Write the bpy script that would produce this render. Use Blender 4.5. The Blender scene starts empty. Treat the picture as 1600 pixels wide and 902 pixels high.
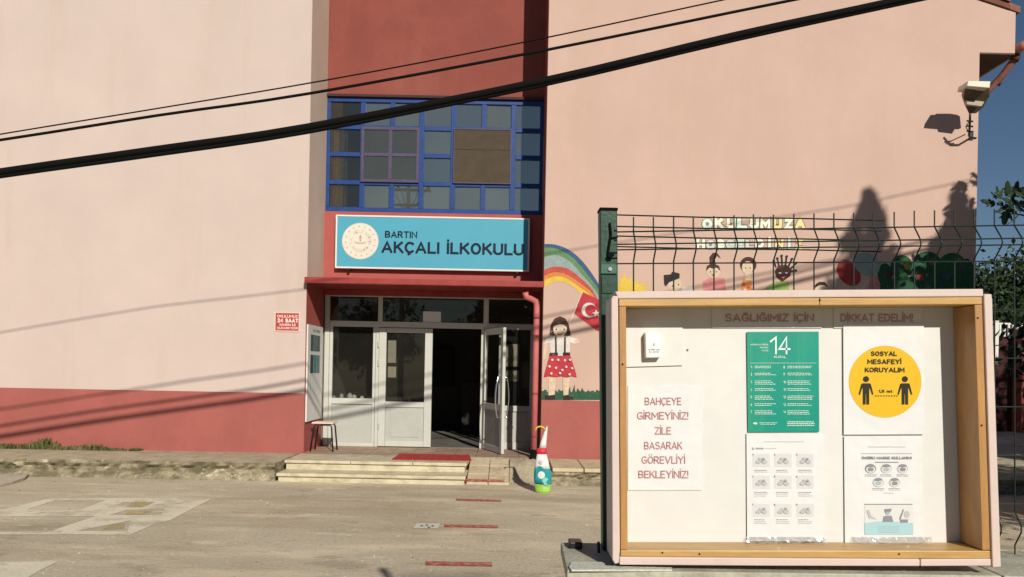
import bpy, bmesh, math, random
from mathutils import Vector, Matrix
random.seed(7)
sc = bpy.context.scene
COL = sc.collection
rad = math.radians

# ------------------------------------------------------------------ camera
F, CX, CY, EYE, HOR = 1209.0, 800.0, 451.0, 1.65, 125.5      # focal length in photo pixels, eye height
ROLL = rad(1.1)
cR, sR = math.cos(ROLL), math.sin(ROLL)
cam_d = bpy.data.cameras.new('camera'); cam = bpy.data.objects.new('camera', cam_d); COL.objects.link(cam)
cam_d.sensor_width = 36; cam_d.lens = F / 1600 * 36
cam_d.shift_x = 2.41 / 1600; cam_d.shift_y = 125.48 / 1600
cam_d.clip_start = 0.05; cam_d.clip_end = 2000
cam.matrix_world = Matrix(((cR, -sR, 0, 0), (0, 0, -1, 0), (sR, cR, 0, EYE), (0, 0, 0, 1)))
sc.camera = cam
# ------------------------------------------------------------------ light
SUN = Vector((-.34, 1, -.56)).normalized()
w = bpy.data.worlds.new("World"); sc.world = w; w.use_nodes = True
nt = w.node_tree; nt.nodes.clear()
sky = nt.nodes.new('ShaderNodeTexSky'); sky.sky_type = 'NISHITA'; sky.sun_disc = False
sky.sun_elevation = math.asin(-SUN.z); sky.sun_rotation = math.atan2(-SUN.x, -SUN.y)
sky.air_density = 1.0; sky.dust_density = .05; sky.ozone_density = 4
bg = nt.nodes.new('ShaderNodeBackground'); bg.inputs[1].default_value = .050
out = nt.nodes.new('ShaderNodeOutputWorld')
nt.links.new(sky.outputs[0], bg.inputs[0]); nt.links.new(bg.outputs[0], out.inputs[0])
sd = bpy.data.lights.new('sun', 'SUN'); so = bpy.data.objects.new('sun', sd); COL.objects.link(so)
sd.energy = 4.7; sd.angle = rad(.8); sd.color = (1, .93, .80)
so.rotation_euler = (-SUN).to_track_quat('Z', 'Y').to_euler()
so.location = (12, -20, 14)
sc.view_settings.view_transform = 'Standard'; sc.view_settings.look = 'None'
sc.view_settings.exposure = 0.0; sc.view_settings.gamma = 1

# ------------------------------------------------------------------ pixel -> place helpers (photo pixels, real distance)
def W(x, y, D):
    u, v = x - CX, y - CY
    return Vector(((u * cR + v * sR) / F * D, D, EYE - ((-u * sR + v * cR) - HOR) / F * D))
def G(x, y, z=0.0):
    u, v = x - CX, y - CY
    D = (EYE - z) * F / ((-u * sR + v * cR) - HOR)
    p = W(x, y, D); p.z = z
    return p
# ------------------------------------------------------------------ materials
MATS = {}
def mat(name, col, rough=.8, var=0, scale=4, bump=0, bscale=60, metal=0, spec=.3, col2=None, stretch=None, fine=0):
    if name in MATS: return MATS[name]
    m = bpy.data.materials.new(name); MATS[name] = m; m.use_nodes = True
    n = m.node_tree.nodes; l = m.node_tree.links; b = n['Principled BSDF']
    b.inputs['Base Color'].default_value = (*col, 1); b.inputs['Roughness'].default_value = rough
    b.inputs['Metallic'].default_value = metal; b.inputs['Specular IOR Level'].default_value = spec
    tc = n.new('ShaderNodeTexCoord'); mp = n.new('ShaderNodeMapping'); l.new(tc.outputs['Object'], mp.inputs[0])
    if stretch: mp.inputs['Scale'].default_value = stretch
    if var or col2:
        no = n.new('ShaderNodeTexNoise'); no.inputs['Scale'].default_value = scale; no.inputs['Detail'].default_value = 7
        no.inputs['Roughness'].default_value = .62
        l.new(mp.outputs[0], no.inputs[0])
        r = n.new('ShaderNodeValToRGB'); l.new(no.outputs[0], r.inputs[0])
        r.color_ramp.elements[0].position = .32; r.color_ramp.elements[1].position = .68
        a = col2 if col2 else tuple(c * (1 - var) for c in col); bb = col if col2 else tuple(min(1, c * (1 + var * .5)) for c in col)
        r.color_ramp.elements[0].color = (*a, 1); r.color_ramp.elements[1].color = (*bb, 1)
        src = r.outputs[0]
        if fine:
            n2 = n.new('ShaderNodeTexNoise'); n2.inputs['Scale'].default_value = bscale * .7; n2.inputs['Detail'].default_value = 3
            l.new(tc.outputs['Object'], n2.inputs[0])
            mr = n.new('ShaderNodeMapRange'); mr.inputs[3].default_value = 1 - fine; mr.inputs[4].default_value = 1 + fine * .6
            mr.inputs[1].default_value = .3; mr.inputs[2].default_value = .7
            l.new(n2.outputs[0], mr.inputs[0])
            mx = n.new('ShaderNodeMix'); mx.data_type = 'RGBA'; mx.blend_type = 'MULTIPLY'; mx.inputs[0].default_value = 1
            l.new(src, mx.inputs[6]); l.new(mr.outputs[0], mx.inputs[7]); src = mx.outputs[2]
        l.new(src, b.inputs['Base Color'])
    if bump:
        n3 = n.new('ShaderNodeTexNoise'); n3.inputs['Scale'].default_value = bscale; n3.inputs['Detail'].default_value = 4
        l.new(tc.outputs['Object'], n3.inputs[0])
        bp = n.new('ShaderNodeBump'); bp.inputs['Strength'].default_value = bump; bp.inputs['Distance'].default_value = .01
        l.new(n3.outputs[0], bp.inputs['Height']); l.new(bp.outputs[0], b.inputs['Normal'])
    return m
def overlay(m, col, scale, lo, hi, stretch=(1, 1, 1), amount=1.0, detail=6):
    """a second noise layer mixed over what feeds the base colour (stains, wear, a painted reflection)"""
    n = m.node_tree.nodes; l = m.node_tree.links; b = n['Principled BSDF']
    tc = n.new('ShaderNodeTexCoord'); mp = n.new('ShaderNodeMapping'); mp.inputs['Scale'].default_value = stretch
    mp.inputs['Location'].default_value = (scale * 1.7, 3.1, scale)
    l.new(tc.outputs['Object'], mp.inputs[0])
    no = n.new('ShaderNodeTexNoise'); no.inputs['Scale'].default_value = scale; no.inputs['Detail'].default_value = detail
    no.inputs['Roughness'].default_value = .65
    l.new(mp.outputs[0], no.inputs[0])
    mr = n.new('ShaderNodeMapRange'); mr.inputs[1].default_value = lo; mr.inputs[2].default_value = hi
    mr.inputs[3].default_value = 0; mr.inputs[4].default_value = amount
    l.new(no.outputs[0], mr.inputs[0])
    mx = n.new('ShaderNodeMix'); mx.data_type = 'RGBA'
    src = b.inputs['Base Color']
    if src.links: l.new(src.links[0].from_socket, mx.inputs[6])
    else: mx.inputs[6].default_value = src.default_value
    mx.inputs[7].default_value = (*col, 1)
    l.new(mr.outputs[0], mx.inputs[0]); l.new(mx.outputs[2], b.inputs['Base Color'])
    return m
def glass(name, tint, dust, dustcol, rough=.02, ior=1.5):
    m = bpy.data.materials.new(name); m.use_nodes = True; n = m.node_tree.nodes; l = m.node_tree.links; n.clear()
    o = n.new('ShaderNodeOutputMaterial'); t = n.new('ShaderNodeBsdfTransparent'); t.inputs[0].default_value = (*tint, 1)
    g = n.new('ShaderNodeBsdfGlossy'); g.inputs['Roughness'].default_value = rough; g.inputs['Color'].default_value = (1, .95, .80, 1)
    fr = n.new('ShaderNodeFresnel'); fr.inputs[0].default_value = ior
    m1 = n.new('ShaderNodeMixShader'); l.new(fr.outputs[0], m1.inputs[0]); l.new(t.outputs[0], m1.inputs[1]); l.new(g.outputs[0], m1.inputs[2])
    d = n.new('ShaderNodeBsdfDiffuse'); d.inputs[0].default_value = (*dustcol, 1)
    no = n.new('ShaderNodeTexNoise'); no.inputs['Scale'].default_value = .9; no.inputs['Detail'].default_value = 3
    tc = n.new('ShaderNodeTexCoord'); l.new(tc.outputs['Object'], no.inputs[0])
    mr = n.new('ShaderNodeMapRange'); mr.inputs[1].default_value = .3; mr.inputs[2].default_value = .7
    mr.inputs[3].default_value = dust * .8; mr.inputs[4].default_value = dust * 1.2
    l.new(no.outputs[0], mr.inputs[0])
    m2 = n.new('ShaderNodeMixShader'); l.new(mr.outputs[0], m2.inputs[0]); l.new(m1.outputs[0], m2.inputs[1]); l.new(d.outputs[0], m2.inputs[2])
    l.new(m2.outputs[0], o.inputs[0]); return m

M_wallL = overlay(mat('left_wing_plaster', (.56, .458, .418), .9, .05, .8, .25, 90, fine=.035), (.51, .405, .365), .7, .45, .75, (1, 1, .25), .45)
M_wallR = overlay(mat('right_wing_plaster', (.55, .385, .325), .9, .07, .6, .25, 90, fine=.04), (.49, .335, .275), .9, .45, .75, (1, 1, .3), .5)
for _m in (M_wallL, M_wallR):
    overlay(_m, (.45, .32, .24), 2.2, .56, .80, (1, 1, .12), .35)
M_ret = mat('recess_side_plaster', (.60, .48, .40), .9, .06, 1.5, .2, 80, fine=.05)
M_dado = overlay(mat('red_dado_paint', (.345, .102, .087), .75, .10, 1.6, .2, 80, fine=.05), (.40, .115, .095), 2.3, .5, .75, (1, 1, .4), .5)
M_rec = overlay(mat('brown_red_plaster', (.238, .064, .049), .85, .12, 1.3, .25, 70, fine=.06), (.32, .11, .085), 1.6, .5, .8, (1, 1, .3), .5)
M_beam = mat('salmon_red_paint', (.37, .090, .078), .8, .10, 2.2, .2, 70, fine=.05)
M_canopy = mat('canopy_metal_red', (.30, .045, .040), .45, .2, 5, .1, 40)
M_pipe = mat('pipe_red', (.52, .14, .14), .45, .14, 7, .08, 40)
M_pipe2 = mat('pipe_rust', (.26, .10, .075), .6, .35, 9, .2, 40)
M_blue = mat('blue_window_paint', (.008, .045, .205), .5, .22, 8, .15, 60, fine=.1)
M_plum = mat('faded_plum_paint', (.075, .060, .115), .6, .2, 9)
M_upvc = mat('white_pvc', (.50, .51, .47), .45, .06, 5, fine=.03)
M_upvc2 = mat('grey_white_pvc', (.42, .43, .40), .5, .07, 4, fine=.04)
M_alu = mat('bare_aluminium', (.34, .34, .33), .38, .1, 8, metal=.5)
M_steel = mat('brushed_steel', (.7, .7, .7), .25, metal=1)
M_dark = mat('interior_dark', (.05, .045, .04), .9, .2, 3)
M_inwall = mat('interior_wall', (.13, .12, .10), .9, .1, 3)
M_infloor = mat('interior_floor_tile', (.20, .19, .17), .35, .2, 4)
M_blind = mat('brown_dark_screen', (.075, .058, .040), .9, .15, 6)
M_black = mat('black_rubber', (.006, .006, .006), .9, spec=.1)
M_blackm = mat('black_painted_tube', (.015, .015, .017), .35)
M_white = mat('white_paint', (.68, .67, .63), .6, .03, 6)
M_paper = mat('white_paper', (.66, .675, .685), .65, .02, 3)
M_sheet = mat('cream_board', (.655, .655, .64), .55, .04, 3, fine=.015, bscale=30)
def wavy(m, scale, strength, dist):
    n = m.node_tree.nodes; l = m.node_tree.links; b = n['Principled BSDF']
    tc = n.new('ShaderNodeTexCoord'); no = n.new('ShaderNodeTexNoise'); no.inputs['Scale'].default_value = scale; no.inputs['Detail'].default_value = 2
    l.new(tc.outputs['Object'], no.inputs[0]); bp = n.new('ShaderNodeBump'); bp.inputs['Strength'].default_value = strength; bp.inputs['Distance'].default_value = dist
    l.new(no.outputs[0], bp.inputs['Height'])
    if b.inputs['Normal'].links: l.new(b.inputs['Normal'].links[0].from_socket, bp.inputs['Normal'])
    l.new(bp.outputs[0], b.inputs['Normal'])
wavy(M_paper, 9, .7, .012); wavy(M_sheet, 4, .5, .02); wavy(M_wallL, 1.1, .4, .04); wavy(M_wallR, 1.1, .4, .04)
for _m in (M_wallL, M_wallR): wavy(_m, 14, .22, .005)
M_cyan = mat('sign_sky_blue', (.075, .34, .47), .4, .04, 2)
M_navy = mat('navy_lettering', (.002, .012, .030), .7)
M_sred = mat('warning_red', (.40, .055, .055), .5, .1, 20)
M_mat = overlay(mat('red_mat', (.42, .035, .035), .95, .25, 20, .6, 300), (.5, .12, .1), 8, .5, .8)
M_tape = overlay(mat('red_tape', (.42, .06, .05), .7, .2, 20), (.42, .27, .19), 14, .46, .62)
M_cream = overlay(mat('cream_marble', (.58, .52, .37), .6, .15, 5, .15, 60, fine=.06), (.36, .29, .19), 5, .48, .72, (1, 1, 2))
M_slab = overlay(mat('pale_paving', (.56, .47, .32), .85, .16, 3, .4, 70, fine=.1), (.25, .20, .13), 5, .52, .8)
M_tilefl = overlay(mat('porch_tiles', (.33, .21, .15), .6, .15, 6, .1, 60), (.45, .36, .27), 3, .45, .75)
M_green = mat('dark_green_paint', (.012, .055, .035), .42, .25, 12, .1, 60)
M_green2 = mat('mid_green_paint', (.045, .13, .095), .45, .2, 12)
M_wire = mat('green_fence_wire', (.005, .016, .013), .5, .15, 10)
M_pinkw = overlay(mat('pale_pink_board', (.60, .49, .45), .55, .04, 5, .1, 60), (.54, .41, .37), 9, .55, .8)
M_wood = overlay(mat('varnished_wood', (.50, .30, .10), .42, .22, 6, .08, 50, stretch=(.8, 4, 9), spec=.5), (.33, .15, .04), 5, .52, .75, (1, 6, 14), .6)
M_woodv = overlay(mat('varnished_wood_upright', (.43, .225, .075), .42, .22, 6, .08, 50, stretch=(9, 4, .8), spec=.5), (.32, .13, .035), 5, .5, .75, (14, 6, 1), .6)
M_bark = mat('bark', (.10, .075, .05), .95, .35, 8, .8, 20)
M_fig = mat('fig_leaf', (.024, .050, .018), .5, .35, 6, spec=.4)
M_leaf = mat('tree_leaf', (.030, .052, .016), .6, .45, 1.3)
M_leaf2 = mat('tree_leaf_dark', (.015, .032, .012), .65, .4, 1.3)
M_weed = overlay(mat('weed_leaf', (.085, .10, .03), .7, .5, 3), (.20, .16, .07), 6, .48, .6)
M_redwall = overlay(mat('far_dark_red_wall', (.06, .018, .017), .85, .25, 2), (.035, .016, .014), 1.3, .45, .6)
M_salmon = mat('far_salmon_wall', (.30, .075, .068), .8, .15, 2)
M_tile = overlay(mat('roof_tile', (.26, .11, .075), .85, .25, 6, .3, 40), (.12, .08, .06), 4, .5, .7)
M_lampb = overlay(mat('lamp_housing', (.13, .10, .075), .5, .25, 9, .1, 50), (.20, .16, .12), 6, .5, .75)
M_lampc = mat('lamp_lid_white', (.66, .64, .52), .45, .05, 8)
M_cap = overlay(mat('wall_cap_stone', (.42, .41, .33), .7, .15, 8, .3, 90, fine=.12), (.24, .22, .17), 9, .5, .8)
M_mortar = mat('pale_mortar', (.56, .58, .50), .85, .1, 20, .4, 120, fine=.1)
M_wallst = overlay(mat('rough_stone_wall', (.26, .25, .17), .95, .3, 14, .8, 60, fine=.2), (.06, .055, .035), 20, .5, .6)
G_door = glass('door_glass', (.62, .64, .63), .035, (.30, .29, .26), ior=1.55)
G_win2 = glass('brownish_window_glass', (.5, .5, .46), .22, (.17, .165, .125), rough=.015, ior=2.7)
G_wins = [glass('dusty_window_glass_' + k_, (.55, .56, .52), d_ * .36, c_, rough=.012, ior=3.8) for k_, d_, c_ in (('a', .50, (.27, .30, .29)), ('b', .60, (.29, .31, .28)), ('c', .42, (.25, .29, .31)), ('d', .66, (.25, .27, .23)))]
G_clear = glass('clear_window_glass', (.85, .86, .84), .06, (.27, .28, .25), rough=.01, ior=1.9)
G_win = glass('dusty_window_glass', (.55, .56, .52), .50, (.25, .265, .235), rough=.04, ior=1.6)

def paint(name, c, wear=True):
    new = 'paint_' + name not in MATS
    m = mat('paint_' + name, c, .85, .16, 7, .25, 70, fine=.12)
    if new: overlay(m, (.50, .36, .30), 22, .60, .72, (1, 1, 1), .55, 5)
    return m
# school yard: worn beige concrete
M_ground = mat('yard_concrete', (.55, .49, .375), .95, .18, .55, .9, 38, col2=(.44, .375, .265), fine=.14)
overlay(M_ground, (.66, .575, .42), 1.1, .50, .66, (.45, 1.7, 1), .85)
overlay(M_ground, (.33, .265, .17), .8, .50, .72, (.4, 1.9, 1), .75)
overlay(M_ground, (.27, .23, .16), 2.1, .585, .64, (.6, 1.3, 1), .45)
overlay(M_ground, (.72, .66, .52), 2.9, .62, .66, (.7, 1.4, 1), .55)
overlay(M_ground, (.16, .13, .09), 26, .66, .72, (1, 1, 1), .8, 2)
overlay(M_ground, (.30, .24, .155), 4.5, .58, .74, (.5, 1.5, 1), .6)
overlay(M_ground, (.20, .17, .12), 9, .66, .74, (1, 1, 1), .7, 3)
overlay(M_ground, (.66, .59, .45), 3.2, .64, .72, (.7, 2.2, 1), .6)
M_plat = overlay(mat('kerb_concrete', (.36, .31, .215), .95, .25, 5, .9, 30, fine=.2), (.12, .105, .06), 3.5, .42, .58, (1, 1, 1.8), .85)
overlay(M_plat, (.58, .52, .38), 7, .60, .68, (1, 1, 1.5), .8)
M_apron = overlay(mat('apron_concrete', (.44, .385, .27), .95, .2, 3, .6, 35, fine=.15), (.25, .205, .13), 4, .5, .75)
def wornpaint(name, col, lo, hi):
    m = mat(name, col, .85, .08, 3, .3, 60, fine=.1)
    n = m.node_tree.nodes; l = m.node_tree.links; b = n['Principled BSDF']
    tc = n.new('ShaderNodeTexCoord'); no = n.new('ShaderNodeTexNoise'); no.inputs['Scale'].default_value = 2.2; no.inputs['Detail'].default_value = 9
    no.inputs['Roughness'].default_value = .7
    l.new(tc.outputs['Object'], no.inputs[0]); mr = n.new('ShaderNodeMapRange')
    mr.inputs[1].default_value = lo; mr.inputs[2].default_value = hi; mr.inputs[3].default_value = .25; mr.inputs[4].default_value = .95
    l.new(no.outputs[0], mr.inputs[0]); l.new(mr.outputs[0], b.inputs['Alpha'])
    return m
M_mark = wornpaint('worn_white_marking', (.74, .69, .54), .30, .50)
M_marky = wornpaint('worn_yellow_marking', (.52, .44, .20), .42, .62)

# ------------------------------------------------------------------ mesh building
ORG = {}
def tagset(o, label=None, cat=None, group=None, kind=None):
    if label: o['label'] = label
    if cat: o['category'] = cat
    if group: o['group'] = group
    if kind: o['kind'] = kind
    return o
def thing(name, loc, label, cat, group=None):
    o = bpy.data.objects.new(name, None); COL.objects.link(o); o.empty_display_size = .1
    o.location = loc; ORG[o.name] = Vector(loc)
    return tagset(o, label, cat, group)
class MB:
    def __init__(s): s.v = []; s.f = []; s.m = []
    def add(s, vs, fs, mi=0):
        b = len(s.v); s.v += [tuple(v) for v in vs]
        for f in fs: s.f.append([b + i for i in f]); s.m.append(mi)
        return s
    def box(s, x0, x1, y0, y1, z0, z1, mi=0):
        return s.add([(x, y, z) for z in (z0, z1) for y in (y0, y1) for x in (x0, x1)],
                     [(0, 2, 3, 1), (4, 5, 7, 6), (0, 1, 5, 4), (2, 6, 7, 3), (0, 4, 6, 2), (1, 3, 7, 5)], mi)
    def prism(s, front, back, mi=0):            # two rings of points
        n = len(front)
        return s.add(list(front) + list(back), [list(range(n)), list(range(2 * n - 1, n - 1, -1))] +
                     [(i, n + i, n + (i + 1) % n, (i + 1) % n) for i in range(n)], mi)
    def sheet(s, pts, mi=0): return s.add(pts, [list(range(len(pts)))], mi)
    def tube(s, path, r, n=8, mi=0, cap=True):
        path = [Vector(p) for p in path]; rr = r if isinstance(r, (list, tuple)) else [r] * len(path)
        vs = []; up = None
        for i, p in enumerate(path):
            d = (path[min(i + 1, len(path) - 1)] - path[max(i - 1, 0)]).normalized()
            if up is None: up = Vector((0, 0, 1)) if abs(d.z) < .9 else Vector((0, 1, 0))
            a = d.cross(up).normalized(); up2 = a.cross(d).normalized(); up = up2
            for k in range(n):
                t = 2 * math.pi * k / n
                vs.append(p + (a * math.cos(t) + up2 * math.sin(t)) * rr[i])
        fs = []
        for i in range(len(path) - 1):
            for k in range(n):
                fs.append((i * n + k, i * n + (k + 1) % n, (i + 1) * n + (k + 1) % n, (i + 1) * n + k))
        if cap: fs.append(list(range(n - 1, -1, -1))); fs.append([len(vs) - n + k for k in range(n)])
        return s.add(vs, fs, mi)
    def lathe(s, prof, c, sy=1, n=20, mi=0, shift=None):
        vs = []; c = Vector(c)
        for i, (r, z) in enumerate(prof):
            dx = shift[i] if shift else 0
            for k in range(n):
                t = 2 * math.pi * k / n; vs.append(c + Vector((r * math.cos(t) + dx, r * sy * math.sin(t), z)))
        fs = [(i * n + k, i * n + (k + 1) % n, (i + 1) * n + (k + 1) % n, (i + 1) * n + k) for i in range(len(prof) - 1) for k in range(n)]
        fs += [list(range(n - 1, -1, -1)), [len(vs) - n + k for k in range(n)]]
        return s.add(vs, fs, mi)
    def disc(s, c, rx, rz, mi=0, n=24, a0=0):   # facing the street (-Y)
        c = Vector(c)
        return s.sheet([c + Vector((rx * math.cos(2 * math.pi * k / n + a0), 0, rz * math.sin(2 * math.pi * k / n + a0))) for k in range(n)], mi)
    def build(s, name, mats, parent=None, bevel=0, smooth=False, **tags):
        me = bpy.data.meshes.new(name)
        if not isinstance(mats, (list, tuple)): mats = [mats]
        if parent is not None: org = ORG[parent.name]
        elif s.v:
            xs = [v[0] for v in s.v]; ys = [v[1] for v in s.v]; zs = [v[2] for v in s.v]
            org = Vector(((min(xs) + max(xs)) / 2, (min(ys) + max(ys)) / 2, min(zs)))
        me.from_pydata([(v[0] - org.x, v[1] - org.y, v[2] - org.z) for v in s.v], [], s.f)
        for m in mats: me.materials.append(m)
        if len(mats) > 1:
            for p, i in zip(me.polygons, s.m): p.material_index = i
        if smooth: me.shade_smooth()
        me.update()
        o = bpy.data.objects.new(name, me); COL.objects.link(o)
        ORG[o.name] = org
        if parent is not None: o.parent = parent
        else: o.location = org
        if bevel:
            bv = o.modifiers.new('bevel', 'BEVEL'); bv.width = bevel; bv.segments = 2; bv.limit_method = 'ANGLE'
        return tagset(o, tags.get('label'), tags.get('cat'), tags.get('group'), tags.get('kind'))
def lv(x0, y0, x1, y1, D):                      # level rectangle in the facade plane at distance D from a photo rectangle
    xm, ym = (x0 + x1) / 2, (y0 + y1) / 2
    return W(x0, ym, D).x, W(x1, ym, D).x, W(xm, y1, D).z, W(xm, y0, D).z
def lbox(x0, y0, x1, y1, D, depth, mb=None, mi=0):
    a, b, c, d = lv(x0, y0, x1, y1, D); return (mb or MB()).box(a, b, D, D + depth, c, d, mi)
def flat(pts, D, mb=None, mi=0, off=0):
    return (mb or MB()).sheet([W(x, y, D) - Vector((0, off, 0)) for x, y in pts], mi)
def ppr(pts, D, depth, mb=None, mi=0):
    f = [W(x, y, D) for x, y in pts]; b = [p + Vector((0, depth, 0)) for p in f]
    return (mb or MB()).prism(f, b, mi)
def rot180(p): return p

# text: real letters as thin meshes. level=True: upright in the world, else aligned with the photographed board
_cache = {}
def arc(cx, cy, rx, ry, a0, a1, n=9): return [(cx + rx * math.cos(rad(a0 + (a1 - a0) * i / n)), cy + ry * math.sin(rad(a0 + (a1 - a0) * i / n))) for i in range(n + 1)]
Oo = arc(.33, .5, .33, .5, 90, 450, 20); Ub = [(0, 1), (0, .3)] + arc(.31, .3, .31, .3, 180, 360) + [(.62, 1)]
Ss = arc(.29, .76, .26, .24, 30, 255, 9) + arc(.29, .26, .29, .26, 75, -150, 9)
Ee = [[(.5, 1), (0, 1), (0, 0), (.52, 0)], [(0, .52), (.44, .52)]]; Cc = arc(.34, .5, .34, .5, 48, 312, 14); Gg = arc(.34, .5, .34, .5, 48, 300, 13) + [(.62, .10), (.64, .46), (.36, .46)]
Pt = [(0, 0), (0, 1), (.3, 1)] + arc(.3, .745, .26, .255, 90, -90, 8) + [(0, .49)]
dot = lambda x, y: [(x, y - .006), (x, y + .006)]
GL = {'A': (.7, [[(0, 0), (.35, 1), (.7, 0)], [(.12, .30), (.58, .30)]]), 'B': (.6, [Pt, [(.3, .49)] + arc(.3, .245, .29, .245, 90, -90, 8) + [(0, 0)]]),
 'C': (.6, [Cc]), 'Ç': (.6, [Cc, [(.34, 0), (.34, -.12), (.24, -.2)]]), 'D': (.62, [[(0, 0), (0, 1), (.25, 1)] + arc(.25, .5, .37, .5, 90, -90, 12) + [(0, 0)]]), 'E': (.52, Ee), 'F': (.5, [[(.5, 1), (0, 1), (0, 0)], [(0, .5), (.42, .5)]]),
 'G': (.64, [Gg]), 'Ğ': (.64, [Gg, arc(.34, 1.24, .14, .10, 190, 350, 6)]), 'H': (.62, [[(0, 0), (0, 1)], [(.62, 0), (.62, 1)], [(0, .51), (.62, .51)]]), 'I': (.0, [[(0, 0), (0, 1)]]), 'İ': (.0, [[(0, 0), (0, 1)], dot(0, 1.31)]),
 'Î': (.2, [[(.1, 0), (.1, 1)], [(-.04, 1.14), (.1, 1.28), (.24, 1.14)]]), 'K': (.6, [[(0, 0), (0, 1)], [(.56, 1), (.03, .42)], [(.2, .6), (.62, 0)]]), 'L': (.48, [[(0, 1), (0, 0), (.5, 0)]]),
 'M': (.78, [[(0, 0), (0, 1), (.39, .32), (.78, 1), (.78, 0)]]), 'N': (.64, [[(0, 0), (0, 1), (.64, 0), (.64, 1)]]), 'O': (.66, [Oo]), 'Ö': (.66, [Oo, dot(.18, 1.3), dot(.48, 1.3)]), 'R': (.6, [Pt, [(.28, .49), (.6, 0)]]),
 'S': (.58, [Ss]), 'Ş': (.58, [Ss, [(.3, 0), (.3, -.12), (.2, -.2)]]), 'T': (.6, [[(0, 1), (.6, 1)], [(.3, 1), (.3, 0)]]), 'U': (.62, [Ub]), 'Ü': (.62, [Ub, dot(.16, 1.3), dot(.46, 1.3)]), 'V': (.68, [[(0, 1), (.34, 0), (.68, 1)]]),
 'Y': (.66, [[(0, 1), (.33, .48), (.66, 1)], [(.33, .48), (.33, 0)]]), 'Z': (.56, [[(0, 1), (.56, 1), (0, 0), (.58, 0)]]), '!': (0, [[(0, .42), (0, 1)], dot(0, .0)]), ',': (0, [[(.0, .06), (-.05, -.14)]]), '.': (0, [dot(0, .0)]),
 '1': (.3, [[(0, .74), (.3, 1), (.3, 0)]]), '2': (.52, [arc(.26, .74, .25, .26, 165, -35, 8) + [(0, 0), (.54, 0)]]), '3': (.52, [arc(.25, .75, .24, .25, 150, -80, 8) + arc(.25, .26, .28, .26, 80, -150, 8)]), '4': (.58, [[(.42, 0), (.42, 1), (0, .27), (.6, .27)]]),
 '5': (.52, [[(.5, 1), (.07, 1), (.03, .55)] + arc(.25, .31, .28, .31, 120, -150, 9)]), '6': (.54, [[(.42, 1), (.06, .48)], arc(.27, .3, .27, .3, 0, 360, 14)]), '7': (.5, [[(0, 1), (.5, 1), (.16, 0)]]), '8': (.54, [arc(.27, .27, .27, .27, 90, 450, 14), arc(.27, .77, .22, .23, 90, 450, 14)]),
 '9': (.54, [[(.12, 0), (.48, .52)], arc(.27, .7, .27, .3, 0, 360, 14)]), '0': (.56, [arc(.28, .5, .28, .5, 90, 450, 18)]), 'm': (.7, [[(0, 0), (0, .62)], [(0, .45)] + arc(.17, .45, .17, .17, 150, 0, 5) + [(.34, 0)], [(.34, .45)] + arc(.51, .45, .17, .17, 150, 0, 5) + [(.68, 0)]]), 't': (.3, [[(.12, .9), (.12, 0), (.3, 0)], [(0, .62), (.3, .62)]]), ' ': (.22, [])}
def strip(pts, h):
    closed = len(pts) > 3 and abs(pts[0][0] - pts[-1][0]) + abs(pts[0][1] - pts[-1][1]) < 1e-6
    if closed: pts = pts[:-1]
    n = len(pts); vs = []
    P = [Vector((x, y)) for x, y in pts]
    if not closed and n > 1:      # square stroke ends
        P[0] = P[0] + (P[0] - P[1]).normalized() * h * .9; P[-1] = P[-1] + (P[-1] - P[-2]).normalized() * h * .9
    for i in range(n):
        a = (P[i] - P[i - 1]) if (i or closed) else None; b = (P[(i + 1) % n] - P[i]) if (i < n - 1 or closed) else None
        a = a.normalized() if a is not None else b.normalized(); b = b.normalized() if b is not None else a
        na, nb = Vector((-a.y, a.x)), Vector((-b.y, b.x)); m = (na + nb); m = m.normalized() if m.length > 1e-4 else na
        k = min(1.9, 1 / max(.35, m.dot(na))); e = Vector((0, 0))
        vs += [P[i] + m * h * k, P[i] - m * h * k]
    fs = [(2 * i, 2 * i + 1, 2 * i + 3, 2 * i + 2) for i in range(n - 1)]
    if closed: fs.append((2 * n - 2, 2 * n - 1, 1, 0))
    return [(v.x, v.y) for v in vs], fs
def glyphs(body, bold):
    k = (body, bold)
    if k in _cache: return _cache[k]
    h = .062 + bold * 1.5; x = 0; vs = []; fs = []; li = 0
    for ch in body:
        wd, sts = GL[ch]
        for st_ in sts:
            sv, sf = strip([(x + p[0], h + p[1] * (1 - 2 * h)) for p in st_], h)
            b0 = len(vs); vs += [(u, v, li % 3) for u, v in sv]; fs += [[b0 + q for q in f] for f in sf]; li += 1
        x += wd + .075 + h * 2.1
    x0 = min(v[0] for v in vs); x1 = max(v[0] for v in vs)
    _cache[k] = ([((a - x0) / (x1 - x0), b, c) for a, b, c in vs], fs)
    return _cache[k]
def text(mb, body, x0, x1, ybase, cap, D, bold=.0, mi=0, level=True, off=.002):
    vs, fs = glyphs(body, bold)
    if level:
        a, b, z0, z1 = lv(x0, ybase - cap, x1, ybase, D)
        P = [Vector((a + (b - a) * s, D - off - .0003 * q, z0 + (z1 - z0) * t)) for s, t, q in vs]
    else:
        P = [W(x0 + (x1 - x0) * s, ybase - cap * t, D) - Vector((0, off + .00025 * q, 0)) for s, t, q in vs]
    mb.add(P, fs, mi); return mb

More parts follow.
